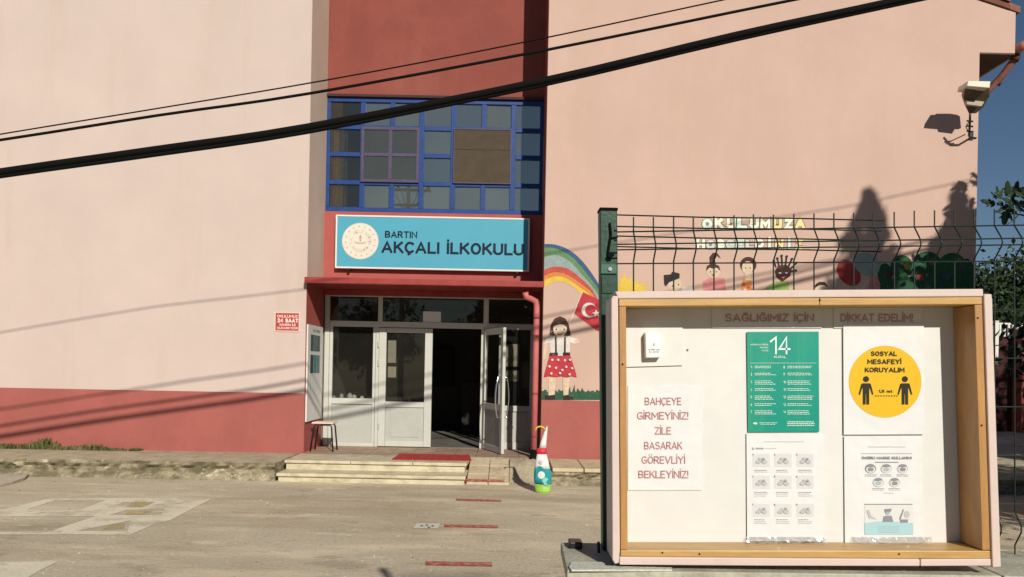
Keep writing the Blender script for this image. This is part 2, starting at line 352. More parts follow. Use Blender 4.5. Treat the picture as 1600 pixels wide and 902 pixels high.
# ------------------------------------------------------------------ tree helper
def leafcloud(centres, n_each, spread, size, seed, flatten=1.0, sp=None):
    rnd = random.Random(seed); mb = MB(); spread0 = spread
    for ci, c in enumerate(centres):
        spread = spread0 * (sp[ci] if sp else 1)
        for _ in range(n_each):
            d = Vector((rnd.gauss(0, 1), rnd.gauss(0, 1), rnd.gauss(0, 1) * flatten)) * spread * .55
            p = Vector(c) + d
            a = Vector((rnd.uniform(-1, 1), rnd.uniform(-1, 1), rnd.uniform(-1, 1))).normalized()
            b = a.cross(Vector((rnd.uniform(-1, 1), rnd.uniform(-1, 1), rnd.uniform(-1, 1)))).normalized()
            s = size * rnd.uniform(.6, 1.4)
            mb.add([p - a * s, p + b * s * .45, p + a * s, p - b * s * .45], [(0, 1, 2, 3)])
    return mb
def tree(name, base, height, crown_r, label, leafm, seed, nclump=60, nleaf=60, size=.09, group=None, crown_low=.35, cone=False, limbs=7):
    rnd = random.Random(seed); base = Vector(base)
    t = thing(name, base, label, 'tree', group)
    tb = MB(); top = base + Vector((rnd.uniform(-.2, .2), rnd.uniform(-.2, .2), height * (.92 if cone else .7)))
    r0 = height * .022 + .04
    tb.tube([base - Vector((0, 0, .1)), base.lerp(top, .3) + Vector((rnd.uniform(-.1, .1), 0, 0)), base.lerp(top, .65), top], [r0 * 1.3, r0, r0 * .65, r0 * .15], 9)
    cs = []; sps = []
    for i in range(nclump):
        if cone:
            h = rnd.random() ** .9; sps.append(.05 + 1.1 * (1 - h) ** .8); rr = crown_r * (1 - h) ** .8 * (.35 + .65 * rnd.random()); an = rnd.uniform(0, 6.283)
            cs.append(base + Vector((rr * math.cos(an), rr * math.sin(an), height * (crown_low + (1 - crown_low) * h))))
        else:
            an = rnd.uniform(0, 6.283); el = math.asin(rnd.uniform(-.8, 1)); q = rnd.uniform(.55, 1) * (1 + .25 * math.sin(3 * an + seed))
            hz = height * (1 - crown_low) / 2
            cs.append(base + Vector((crown_r * q * math.cos(an) * math.cos(el), crown_r * q * math.sin(an) * math.cos(el), height * (1 + crown_low) / 2 + hz * q * math.sin(el) * .92)))
    for i in range(limbs):
        c = cs[i * len(cs) // limbs]; st = base.lerp(top, rnd.uniform(.4, .95))
        tb.tube([st, st.lerp(c, .5) + Vector((0, 0, .1)), c], [r0 * .45, r0 * .25, r0 * .08], 6)
    tb.build('trunk', M_bark, t, smooth=True)
    leafcloud(cs, nleaf, crown_r * (.26 if cone else .3), size, seed + 5, .8, sps if cone else None).build('crown', leafm, t)
    return t

# ================================================================== SETTING: the ground
gr = MB(); gr.sheet([(-300, -300, 0), (300, -300, 0), (300, 600, 0), (-300, 600, 0)])
ground = gr.build('ground', M_ground, kind='structure', label='worn beige concrete of the school yard')
ORG[ground.name] = Vector((0, 150, 0))
WY = 12.2          # facade plane
RY = 13.3          # recess plane
PZ = .255          # top of the raised apron
# raised apron along the foot of the building, rough broken front
def rough_front(name, x0, x1, y, ztop, m, seed, yb=WY + .3, top=None, n=None):
    rnd = random.Random(seed); mb = MB(); n = n or max(8, int((x1 - x0) / .07)); k = 5
    vs = []
    for i in range(n + 1):
        x = x0 + (x1 - x0) * i / n
        lip = .012 * math.sin(x * 5) + rnd.uniform(-.012, .012)
        for j in range(k + 1):
            z = ztop * j / k
            yy = y + rnd.uniform(-.03, .03) + (.04 if j in (2, 3) else 0)
            if j == k: yy = y + lip; z = ztop + rnd.uniform(-.010, .004)
            if j == 0: yy = y + rnd.uniform(-.04, .0); z = -.02
            vs.append((x, yy, z))
        vs.append((x, y + .35 + rnd.uniform(-.05, .05), ztop + rnd.uniform(-.006, .003)))
        vs.append((x, yb, ztop))
    w_ = k + 3
    fs = [(i * w_ + j, (i + 1) * w_ + j, (i + 1) * w_ + j + 1, i * w_ + j + 1) for i in range(n) for j in range(w_ - 1)]
    mb.add(vs, fs)
    mi = [1 if j >= k else 0 for i in range(n) for j in range(w_ - 1)]; mb.m = mi
    ends = MB()
    mb.add([(x0, y, 0), (x0, yb, 0), (x0, yb, ztop), (x0, y, ztop), (x1, y, 0), (x1, yb, 0), (x1, yb, ztop), (x1, y, ztop)], [(0, 1, 2, 3), (4, 5, 6, 7)], 0)
    return mb.build(name, [m, top or M_apron], kind='structure')
rough_front('pavement', -16, -3.30, 10.93, PZ, M_plat, 3)
pr = MB(); pr.box(-3.24, .0, 12.02, 18.5, -.02, PZ - .004)            # porch base and indoor slab
pr.box(.0, .52, 12.02, 18.5, -.02, PZ - .004)
porch = pr.build('porch_floor', M_apron, kind='structure')
tl = MB()
tx0, tx1 = -3.24, .50
nx = 11
for j in range(4):
    for i in range(nx):
        a = tx0 + (tx1 - tx0) * i / nx; b = tx0 + (tx1 - tx0) * (i + 1) / nx
        y0 = 12.06 + j * .32
        o = MB().box(a + .004, b - .004, y0 + .004, y0 + .316, PZ - .003, PZ + .010 + random.uniform(0, .002)).build('tile', M_tilefl, porch)
# cream steps
st = thing('entrance_steps', W(585, 748, 11.1) * 1, 'two cream stone steps rising to the school door', 'steps')
def sx(px, py, D): return W(px, py, D).x
s0, s1 = W(434, 743, 10.88).x, W(725, 748, 10.88).x
MB().box(s0, s1, 10.90, 11.6, -.01, .075).build('riser', M_cream, st, bevel=.006)
MB().box(s0 - .02, s1 + .02, 10.86, 11.6, .078, .125).build('tread', M_cream, st, bevel=.010)
u0, u1 = W(445, 720, 11.2).x, W(727, 727, 11.2).x
MB().box(u0 + .01, u1 - .01, 11.235, 11.9, .126, .222).build('riser', M_cream, st, bevel=.006)
cuts = [u0 - .01, u0 + .95, u0 + 1.85, u1 + .02]
for a, b in zip(cuts, cuts[1:]):
    MB().box(a + .003, b - .003, 11.20, 12.03, .225, .268 + random.uniform(0, .003)).build('tread', M_slab if 0 else M_cream, st, bevel=.008)
# sloping slab ramp right of the steps
rp = thing('ramp', ((-.35), 11.5, 0), 'short ramp of pale paving slabs beside the cream steps', 'ramp')
rx = [u1 + .03, u1 + .34, u1 + .64]
for i, (a, b) in enumerate(zip(rx, rx[1:])):
    for j in range(3):
        ya, yb_ = 10.98 + j * .36, 10.98 + (j + 1) * .36 - .008
        za, zb = .03 + (.225 * j / 3), .03 + (.225 * (j + 1) / 3) - .003
        mb = MB(); mb.add([(a + .004, ya, -.01), (b - .004, ya, -.01), (b - .004, yb_, -.01), (a + .004, yb_, -.01), (a + .004, ya, za), (b - .004, ya, za), (b - .004, yb_, zb), (a + .004, yb_, zb)],
               [(3, 2, 1, 0), (4, 5, 6, 7), (0, 1, 5, 4), (1, 2, 6, 5), (2, 3, 7, 6), (3, 0, 4, 7)])
        mb.build('slab', M_slab, rp, bevel=.006)
# ragged mortar bank between ramp and pipe, then the right apron with its paving stones
rnd = random.Random(5); mb = MB(); nx, ny = 22, 14; bx0, bx1, by0, by1 = rx[2] + .004, .62, 11.0, 12.15
for j in range(ny + 1):
    for i in range(nx + 1):
        x = bx0 + (bx1 - bx0) * i / nx; y = by0 + (by1 - by0) * j / ny
        t = min(1, max(0, (y - 11.15) / .75)); h = PZ * t * t * (3 - 2 * t)
        mb.v.append((x, y, (h + rnd.uniform(-.012, .012)) if 0 < j < ny else (h - .015)))
for j in range(ny):
    for i in range(nx):
        a = j * (nx + 1) + i; mb.f.append([a, a + 1, a + nx + 2, a + nx + 1]); mb.m.append(0)
mb.build('mortar_bank', M_apron, kind='structure', smooth=True)
rough_front('pavement', .60, 9.5, 11.02, PZ - .055, M_plat, 9)
rp2 = bpy.data.objects['pavement.001']; ORG[rp2.name] = rp2.location.copy()
xx = .62
while xx < 8.5:
    wd = random.uniform(.40, .46)
    MB().box(xx + .006, xx + wd - .006, 10.99 + random.uniform(-.012, .012), 12.17, PZ - .056, PZ - .002 + random.uniform(-.003, .003)).build('paving_stone', M_slab, rp2, bevel=.008)
    xx += wd
# light concrete patch at far left
pp = [G(x, y, .0) for x, y in ((-160, 770), (-160, 742), (0, 741), (30, 741), (45, 744), (38, 751), (20, 757), (0, 762), (-60, 768))]
mb = MB(); mb.prism([p + Vector((0, 0, .035)) for p in pp], [p - Vector((0, 0, .01)) for p in pp])
mb.build('concrete_patch', mat('pale_patch', (.47, .42, .33), .9, .15, 4, .4, 50, fine=.1), kind='structure')
# painted yard markings (2D curves with holes -> mesh)
def holed(name, outer, holes, z, m, label):
    cu = bpy.data.curves.new(name, 'CURVE'); cu.dimensions = '2D'; cu.fill_mode = 'BOTH'
    for ring in [outer] + holes:
        sp = cu.splines.new('POLY'); sp.points.add(len(ring) - 1); sp.use_cyclic_u = True
        for p, (x, y) in zip(sp.points, ring):
            g = G(x, y, z); p.co = (g.x, g.y, 0, 1)
    ob = bpy.data.objects.new(name, cu); COL.objects.link(ob); bpy.context.view_layer.update()
    me = bpy.data.meshes.new_from_object(ob.evaluated_get(bpy.context.evaluated_depsgraph_get()))
    bpy.data.objects.remove(ob)
    mb = MB(); mb.add([(v.co.x, v.co.y, z) for v in me.vertices], [list(p.vertices) for p in me.polygons])
    ORG[ground.name] = ground.location.copy()
    return mb.build(name, m, ground, label=label)
def z6(pts): return [(x / 4.444, y / 4.444 + 720) for x, y in pts]
holed('painted_marking', z6([(-900, 640), (-900, 420), (0, 345), (340, 262), (900, 260), (1470, 264), (1330, 335), (1180, 415), (1070, 440), (905, 515), (560, 512), (0, 512), (-500, 520)]),
      [z6([(380, 277), (730, 275), (560, 342), (330, 346), (190, 338)]), z6([(-600, 400), (0, 388), (660, 386), (340, 492), (0, 493), (-500, 495)]),
       z6([(850, 290), (1080, 288), (1000, 327), (780, 325)]), z6([(880, 342), (1140, 335), (1120, 380), (760, 376)]), z6([(910, 415), (885, 492), (540, 486)])],
      .004, M_mark, 'large faded white game marking with square cells')
holed('painted_marking', z6([(-600, 760), (-500, 700), (0, 705), (405, 697), (270, 765), (160, 830), (60, 900), (-700, 900)]), [], .004, M_mark, 'solid faded white shape at the lower left')
mb = MB()
for q in ([(940, 282), (1060, 285), (980, 322), (870, 318)], [(900, 348), (1080, 342), (1000, 372), (860, 372)], [(760, 445), (870, 430), (860, 470), (700, 482)]):
    mb.sheet([G(x, y, .0045) for x, y in z6(q)])
mb.build('painted_marking', M_marky, ground, label='faint yellow patches in the cells')
# red distance tapes
labs = ['red floor tape nearest the steps, across the foot of the ramp', 'second red floor tape out from the ramp, the shorter one on the bare yard',
        'red floor tape beside the small white floor sticker', 'longest red floor tape, farthest out from the door']
for (xa, ya, xb, yb, th), lb in zip(((728, 747, 788, 750, 4), (713, 780.5, 783, 782.5, 3), (694, 821.5, 778, 823, 4), (665, 880, 769, 882, 6)), labs):
    z = .005
    if ya < 760:
        pts = []
        for x, y in ((xa, ya - th / 2), (xb, yb - th / 2), (xb, yb + th / 2), (xa, ya + th / 2)):
            p = G(x, y, .052); pts.append(Vector((p.x, 11.10 if y < 748.5 else 11.0, 0)))
        for p in pts: p.z = .03 + .225 / 3 * (p.y - 10.98) / .36 + .004
    else: pts = [G(x, y, z) for x, y in ((xa, ya - th / 2), (xb, yb - th / 2), (xb, yb + th / 2), (xa, ya + th / 2))]
    MB().sheet(pts).build('floor_tape', M_tape, label=lb, cat='floor tape', group='red distance tapes on the ground')
sk = MB(); sk.sheet([G(x, y, .005) for x, y in ((651, 817.5), (688, 818), (684, 826), (646, 825.5))])
for x, y in ((659, 821.5), (667, 820.5), (676, 822), (670, 824)):
    sk.sheet([G(x + dx, y + dy, .0065) for dx, dy in ((-3, 0), (0, -1.4), (3, 0), (0, 1.4))], 1)
sk.build('floor_sticker', [mat('sticker_white', (.62, .60, .52), .6, .1, 20), mat('sticker_ink', (.16, .15, .13), .7)], label='small white floor sticker with dark footprint marks beside a red tape', cat='sticker')
mp_ = [W(x, y, 1) for x, y in ((0, 0),)]
dm = [G(x, y, .272) for x, y in ((625, 709.5), (733, 711.5), (737, 720.5), (612, 718.5))]
MB().prism([p + Vector((0, 0, .010)) for p in dm], dm).build('doormat', M_mat, label='flat red doormat lying on the top step before the door', cat='doormat')

# loose grit and dry leaf bits on the yard
rnd = random.Random(91); mb = MB()
for _ in range(900):
    y = rnd.uniform(5.6, 11.0); x = rnd.uniform(-.70 * y, .12 * y); r_ = rnd.uniform(.003, .011) * (1.8 if rnd.random() < .06 else 1); a_ = rnd.uniform(0, 6.28)
    mb.add([(x + r_ * math.cos(a_ + k * 2.09) * rnd.uniform(.7, 1.3), y + r_ * math.sin(a_ + k * 2.09) * rnd.uniform(.7, 1.3), -.002) for k in range(3)] + [(x, y, r_ * rnd.uniform(.5, .9))], [(0, 1, 3), (1, 2, 3), (2, 0, 3)], 0 if rnd.random() < .6 else 1)
mb.build('grit', [mat('grit_dark', (.20, .165, .12), .9), mat('grit_pale', (.52, .47, .38), .9)], kind='stuff', label='loose grit scattered on the yard')
# ================================================================== THE SCHOOL
school = thing('school_building', (-1.4, WY, 0), 'pink two storey school front with red base, recessed entrance and blue gridded window', 'school building')
XL, XA, XB, XR, XE = -10.1, -3.24, .50, 7.30, 7.857
ZE, ZB = 7.42, 6.78; SL = .31
def roofz(x): return ZE + SL * (XE - x if x > -1.4 else x - (-1.4 * 2 - XE))
# left and right wings (gable-shaped front slabs, 1.1 m to the recess plane)
mb = MB(); a = [(XL - .55, WY, ZB), (XL, WY, ZB), (XL, WY, -.1), (XA, WY, -.1), (XA, WY, roofz(XA)), (XL - .55, WY, roofz(XL - .55))]
mb.prism([Vector(p) for p in a][::-1], [Vector((p[0], RY + .1, p[2])) for p in a][::-1]); mb.build('wing_wall', M_wallL, school, label='pale pink left wing wall')
a = [(XB, WY, -.1), (XR, WY, -.1), (XR, WY, ZB), (XE, WY, ZB), (XE, WY, roofz(XE)), (XB, WY, roofz(XB))]
mb = MB(); mb.prism([Vector(p) for p in a], [Vector((p[0], RY + .1, p[2])) for p in a]); mb.build('wing_wall', M_wallR, school, label='peach pink right wing wall')
mb = MB(); mb.box(XR - .25, XR, RY + .1, 26, -.1, ZB + .002); mb.box(XR - .25, XE, RY + .1, 26, ZB, ZE - .05); mb.build('side_wall', M_wallR, school)
mb = MB(); mb.box(XL, XL + .25, RY + .1, 26, -.1, ZB); mb.box(XL, XR, 25.8, 26.05, -.1, ZE); mb.build('side_wall', M_wallL, school)
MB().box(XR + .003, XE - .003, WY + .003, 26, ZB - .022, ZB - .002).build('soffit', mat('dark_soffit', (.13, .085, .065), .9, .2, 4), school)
# return face of the left wing (light plaster skin), red below the canopy
z_can = 2.93
MB().box(XA, XA + .006, WY + .006, RY, z_can + .06, 10.5).build('recess_side', M_ret, school, label='sunlit side of the left wing')
MB().box(XA, XA + .006, WY + .006, RY, -.1, z_can + .058).build('recess_side', M_beam, school, label='red painted side of the porch')
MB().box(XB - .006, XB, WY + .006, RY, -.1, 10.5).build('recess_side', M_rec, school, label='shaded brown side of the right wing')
# dado bands
zb = 1.19
MB().box(XL - .01, XA + .003, WY - .010, WY - .0005, -.05, zb + .01).build('dado_band', M_dado, school)
MB().box(XB - .003, XR + .004, WY - .010, WY - .0005, -.05, zb - .02).build('dado_band', M_dado, school)
# roof: two slopes + rake tiles
rf = MB(); xr = -1.4; ridge = roofz(-1.4 + 1e-6)
for sgn in (1, -1):
    xe = xr + sgn * (XE - xr) + sgn * .06
    p = [Vector((xr, WY - .02, ridge + .01)), Vector((xe, WY - .02, roofz(xe) + .01)), Vector((xe, 26.2, roofz(xe) + .01)), Vector((xr, 26.2, ridge + .01))]
    rf.prism(p if sgn < 0 else p[::-1], [q + Vector((0, 0, .10)) for q in (p if sgn < 0 else p[::-1])])
roof = rf.build('roof', M_tile, school)
x = XE - .12; k = 0
while x > 3.2:          # curved tiles along the gable edge
    t0 = Vector((x, WY + .015, roofz(x) + .125)); t1 = Vector((x - .30, WY + .015, roofz(x - .30) + .150))
    m2 = MB(); vs = []
    for pnt, rr in ((t0, .075), (t1, .062)):
        for i in range(7):
            an = math.pi * i / 6; vs.append(pnt + Vector((0, -math.cos(an) * rr, math.sin(an) * rr * .7 - .02)))
    m2.add(vs, [(i, i + 1, i + 8, i + 7) for i in range(6)] + [list(range(7))])
    m2.build('roof_tile', M_tile, roof); x -= .27; k += 1
MB().prism([Vector((XE - .10, WY - .03, roofz(XE - .1) + .012)), Vector((3.0, WY - .03, roofz(3.0) + .012)), Vector((3.0, WY - .03, roofz(3.0) + .085)), Vector((XE - .10, WY - .03, roofz(XE - .1) + .085))],
           [Vector((XE - .10, WY - .001, roofz(XE - .1) + .012)), Vector((3.0, WY - .001, roofz(3.0) + .012)), Vector((3.0, WY - .001, roofz(3.0) + .085)), Vector((XE - .10, WY - .001, roofz(XE - .1) + .085))]).build('fascia', mat('dark_fascia', (.16, .06, .045), .8, .2, 5), school)
# gutter + slanting downpipe at the corner
gp = MB(); gz = ZB + .10; gx = XE + .10
gp.tube([(gx, WY - .06, gz), (gx, 26, gz)], .075, 10); gp.build('gutter', M_pipe2, school, smooth=True)
dp = MB(); dp.tube([(gx, WY + .10, gz - .03), (gx - .02, WY + .12, gz - .14), (gx - .12, WY + .3, gz - .36), (XR + .14, WY + .55, gz - .88), (XR + .09, WY + .6, gz - 1.05), (XR + .09, WY + .6, .2)], .055, 10)
for q in (.3, .9): pass
dp.build('downpipe', M_pipe2, school, smooth=True)
for q in ([(gx - .0, WY + .10, gz - .08), (gx - .035, WY + .13, gz - .17)], [(gx - .135, WY + .33, gz - .40), (gx - .165, WY + .37, gz - .46)]):
    MB().tube(q, .067, 10).build('pipe_collar', mat('dark_collar', (.09, .04, .035), .6), school, smooth=True)

# ---- recess: window
wx0, wx1, wz0, wz1 = XA + .006, XB - .006, W(680, 334, RY).z, W(680, 155, RY).z
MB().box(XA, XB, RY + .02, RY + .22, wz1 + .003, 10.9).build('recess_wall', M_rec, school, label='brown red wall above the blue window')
MB().box(wx0 + .001, wx1 - .001, RY - .05, RY + .02, wz1 + .004, wz1 + .045).build('lintel', mat('dark_lintel', (.05, .025, .025), .8), school)
BY = RY - .05
bmz0, bmz1 = 3.0, wz0 - .003
MB().box(wx0 + .001, wx1 - .001, BY, RY + .22, bmz0, bmz1).build('beam', M_beam, school, label='salmon red panel behind the school sign')
# blue grid
def wcol(px): return W(px, 245, RY).x
cols = [513.5, 566, 612.5, 658.5, 708, 755.5, 801.5, 849]
rows = [155, 201, 243.5, 287.5, 334]
cx_ = [wx0] + [wcol(c) for c in cols[1:-1]] + [wx1]
def rz(i): return W(680, rows[i], RY).z
rzs = [wz1] + [rz(1), rz(2), rz(3)] + [wz0]
fw = .043
win = MB()
win.box(wx0 + .001, wx1 - .001, RY, RY + .06, wz0, wz0 + .085); win.box(wx0 + .001, wx1 - .001, RY, RY + .06, wz1 - .075, wz1)
win.box(wx0 + .001, wx0 + .06, RY, RY + .06, wz0 + .085, wz1 - .075); win.box(wx1 - .06, wx1 - .001, RY, RY + .06, wz0 + .085, wz1 - .075)
for i in range(1, 7):
    segs = [(0, 4)]
    if i == 2: segs = [(0, 1), (3, 4)]
    if i == 5: segs = [(0, 1), (3, 4)]
    for a, b in segs:
        win.box(cx_[i] - fw, cx_[i] + fw, RY + .003, RY + .057, rzs[b] if b < 4 else wz0 + .085, rzs[a] if a > 0 else wz1 - .075)
for j in (1, 2, 3):
    for i in range(7):
        if j == 2 and i in (1, 2, 4, 5): continue
        a = cx_[i] + (fw if i else .06); b = cx_[i + 1] - (fw if i < 6 else .06)
        win.box(a - .001, b + .001, RY + .006, RY + .054, rzs[j] - .038, rzs[j] + .038)
for i, j in ((2, 1), (2, 3), (5, 1), (5, 3)):   # joints of the bars round the two sashes
    win.box(cx_[i] - fw - .001, cx_[i] + fw + .001, RY + .006, RY + .054, rzs[j] - .0375, rzs[j] + .0375)
window = win.build('window', M_blue, school, bevel=.006, label='large blue gridded window')
for i in range(7):
    for j in range(4):
        if j in (1, 2) and i in (1, 2, 4, 5): continue
        a = cx_[i] + .03; b = cx_[i + 1] - .03
        tilt = random.uniform(-.004, .004); tz = random.uniform(-.004, .004)
        z0_, z1_ = rzs[j + 1] + .02, rzs[j] - .02
        if j == 3: z0_ += .03
        if j == 0: z1_ -= .02
        mb = MB(); y = RY + .035
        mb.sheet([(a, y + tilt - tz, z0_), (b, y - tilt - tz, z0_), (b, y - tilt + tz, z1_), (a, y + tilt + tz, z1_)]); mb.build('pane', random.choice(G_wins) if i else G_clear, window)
# faded sash (2 x 2) closed, columns 1-2
sa0, sa1, sz0, sz1 = cx_[1] - .020, cx_[3] - .035, rzs[3] + .006, rzs[1] + .004
sm = MB(); q = .052; y0, y1 = RY - .030, RY - .002
sm.box(sa0, sa1, y0, y1, sz0, sz0 + q); sm.box(sa0, sa1, y0, y1, sz1 - q, sz1); sm.box(sa0, sa0 + q, y0, y1, sz0 + q, sz1 - q); sm.box(sa1 - q, sa1, y0, y1, sz0 + q, sz1 - q)
mx_, mz_ = (sa0 + sa1) / 2, (sz0 + sz1) / 2
sm.box(mx_ - .03, mx_ + .03, y0 + .002, y1 - .002, sz0 + q, sz1 - q); sm.box(sa0 + q, mx_ - .03, y0 + .004, y1 - .004, mz_ - .028, mz_ + .028); sm.box(mx_ + .03, sa1 - q, y0 + .004, y1 - .004, mz_ - .028, mz_ + .028)
sm.build('sash', M_plum, window, bevel=.004, label='closed faded plum sash of four panes')
for a, b in ((sa0 + q, mx_ - .03), (mx_ + .03, sa1 - q)):
    for c, d in ((sz0 + q, mz_ - .028), (mz_ + .028, sz1 - q)):
        MB().sheet([(a - .005, RY - .012, c - .005), (b + .005, RY - .012, c - .005), (b + .005, RY - .012 + random.uniform(-.004, .004), d + .005), (a - .005, RY - .012, d + .005)]).build('pane', G_win2, window)
# dark insect screen mounted over columns 4-5
a0, a1, c0, c1 = cx_[4] + .004, cx_[6] - .030, rzs[3] + .012, rzs[1] + .006
om = MB(); q = .020; yy = RY - .030
om.box(a0, a1, yy, RY - .002, c0, c0 + q); om.box(a0, a1, yy, RY - .002, c1 - q, c1); om.box(a0, a0 + q, yy, RY - .002, c0 + q, c1 - q); om.box(a1 - q, a1, yy, RY - .002, c0 + q, c1 - q)
scr = om.build('insect_screen', M_plum, window, label='dark brown insect screen')
# rooms behind (upper and lower), plain boxes
cu_ = MB(); n_ = 26; xa_, xb_ = cx_[0] + .03, cx_[0] + .34       # cream folds added to stand in for bright reflections in the left column
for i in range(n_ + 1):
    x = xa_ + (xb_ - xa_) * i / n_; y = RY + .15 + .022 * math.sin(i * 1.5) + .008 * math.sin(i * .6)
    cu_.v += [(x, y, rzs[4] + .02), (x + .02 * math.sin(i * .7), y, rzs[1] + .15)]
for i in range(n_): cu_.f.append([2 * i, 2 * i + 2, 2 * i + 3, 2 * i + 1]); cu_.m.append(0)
cu_.build('reflection_folds', mat('cream_reflection', (.80, .72, .54), .9, .2, 12), school)
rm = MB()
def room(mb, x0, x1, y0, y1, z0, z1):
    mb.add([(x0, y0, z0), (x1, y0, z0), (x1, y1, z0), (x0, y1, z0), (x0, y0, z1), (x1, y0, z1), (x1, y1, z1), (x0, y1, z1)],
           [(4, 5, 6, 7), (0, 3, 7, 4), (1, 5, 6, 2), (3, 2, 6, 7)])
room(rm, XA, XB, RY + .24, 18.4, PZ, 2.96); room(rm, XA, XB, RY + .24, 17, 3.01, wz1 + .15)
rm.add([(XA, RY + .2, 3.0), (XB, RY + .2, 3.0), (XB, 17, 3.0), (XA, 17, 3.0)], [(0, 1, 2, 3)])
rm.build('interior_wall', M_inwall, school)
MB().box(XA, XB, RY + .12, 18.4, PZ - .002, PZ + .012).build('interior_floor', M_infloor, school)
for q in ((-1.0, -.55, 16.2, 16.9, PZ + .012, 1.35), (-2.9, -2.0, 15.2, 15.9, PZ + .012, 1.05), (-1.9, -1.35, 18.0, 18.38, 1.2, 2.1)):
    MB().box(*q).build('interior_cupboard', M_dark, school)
q = .020; MB().box(a0 + q + .001, a1 - q - .001, yy + .010, yy + .013, c0 + q + .001, c1 - q - .001).build('screen_mesh', M_blind, window)
MB().box(a0 + q, a1 - q, yy + .004, yy + .009, (c0 + c1) / 2 + .11, (c0 + c1) / 2 + .122).build('screen_bar', mat('screen_bar_brown', (.05, .04, .03), .7), window)
# ---- canopy
x0c, x1c = W(478, 437, WY - .06).x, W(849, 448, WY - .06).x
cn = MB(); cn.box(x0c, x1c, WY - .10, RY - .003 - .05, 2.955, 3.012); canopy = cn.build('canopy', M_canopy, school, bevel=.006)
MB().box(x0c, x1c + .01, WY - .16, WY - .102, 2.925, 3.022).build('canopy_gutter', M_canopy, school, bevel=.012)
rnd = random.Random(11)
x = x0c + .9
while x < XB - .1:      # drips of red mortar along the back edge of the canopy
    wd = rnd.uniform(.05, .16); MB().lathe([(wd * .5, 0), (wd * .45, .035), (wd * .2, .06)], (x, BY - .03, 3.012), .5, 7).build('mortar_drip', M_canopy, canopy); x += rnd.uniform(.10, .34)
MB().box(wx0 + .001, wx1 - .001, BY + .003, RY + .05, 2.86, 2.953).build('door_head', M_canopy, school)
# ---- entrance screen (px rectangles read at the door plane)
DY = RY
ent = MB()
def eb(x0, y0, x1, y1, d0=0, d1=.06, mb=None, mi=0):
    a, b, c, d = lv(x0, y0, x1, y1, DY); return (mb or ent).box(a, b, DY + d0, DY + d1, c, d, mi)
zf = PZ + .012
def ebz(x0, x1, z0, z1, d0=0, d1=.06, mb=None, mi=0):
    return (mb or ent).box(W(x0, 580, DY).x, W(x1, 580, DY).x, DY + d0, DY + d1, z0, z1, mi)
def Z(y, x=680): return W(x, y, DY).z
zh0, zh1 = Z(466), 2.862
ebz(506, 840, zh0, zh1)
zt0, zt1 = Z(513), Z(504)
ebz(506, 513.5, zf, zh0 - .001); ebz(834, 842, zf, zh0 - .001)
ebz(514, 833.5, zt0, zt1, .002, .058)
for a, b in ((589, 596), (754, 762)): ebz(a, b, zt1 + .001, zh0 - .001, .003, .057)
ebz(586.5, 591.5, zf, zt0 - .001, .003, .057); ebz(751, 755, zf, zt0 - .001, .003, .057); ebz(779, 787, zf, zt0 - .001, .004, .057)
ebz(514, 586, Z(634), Z(625), .002, .05); ebz(514, 586, zf, zf + .07, .002, .05); ebz(514, 519, zf + .07, zt0, .004, .05); ebz(582, 586, zf + .07, zt0, .004, .05)
ebz(787.5, 833, Z(641), Z(632), .002, .05); ebz(787.5, 833, zf, zf + .12, .002, .05); ebz(828, 833, zf + .12, zt0, .004, .05)
frame = ent.build('door_frame', M_upvc, school, bevel=.004)
pan = MB(); ebz(519.2, 581.8, zf + .072, Z(635), .018, .04, pan); pan.build('lower_panel', M_upvc2, frame)
pan = MB(); ebz(787.6, 827.8, zf + .122, Z(642), .018, .04, pan); pan.build('lower_panel', M_upvc2, frame)
for a, b, c, d in ((519.2, 581.8, Z(624.5), zt0), (787.6, 827.8, Z(631), zt0), (514, 588.5, zt1, zh0), (596.5, 753.5, zt1, zh0), (762.5, 833.5, zt1, zh0)):
    g = MB(); g.sheet([(W(a, 580, DY).x, DY + .03, c), (W(b, 580, DY).x, DY + .03, c), (W(b, 580, DY).x, DY + .03, d), (W(a, 580, DY).x, DY + .03, d)]); g.build('pane', G_door, frame)
# closed leaf, slightly proud
cl = MB(); D1, D2 = -.015, .048
zl0, zl1 = zf + .012, Z(514)
ebz(592, 603, zl0, zl1, D1, D2, cl); ebz(663.5, 675, zl0, zl1, D1, D2, cl)
ebz(603.2, 663.3, Z(521), zl1, D1 + .002, D2, cl); ebz(603.2, 663.3, Z(637.5), Z(629), D1 + .002, D2, cl); ebz(603.2, 663.3, zl0, zl0 + .10, D1 + .002, D2, cl)
door = cl.build('door', M_upvc, school, bevel=.004, label='closed white left door leaf')
p = MB(); ebz(603.2, 663.3, zl0 + .10, Z(637.5), .008, .03, p); ebz(611, 656, zl0 + .16, Z(643), .0, .008, p); p.build('lower_panel', M_upvc2, door, bevel=.003)
g = MB(); xa, xb = W(603, 580, DY).x, W(663.5, 580, DY).x; g.sheet([(xa, DY + .02, Z(629)), (xb, DY + .02, Z(629)), (xb, DY + .02, Z(521)), (xa, DY + .02, Z(521))]); g.build('pane', G_door, door)
h = MB()
for yy in (540, 569, 668):
    h.box(W(592, yy, DY).x - .012, W(592, yy, DY).x + .012, DY - .03, DY - .016, Z(yy) - .05, Z(yy) + .05)
h.build('hinge', M_upvc2, door)
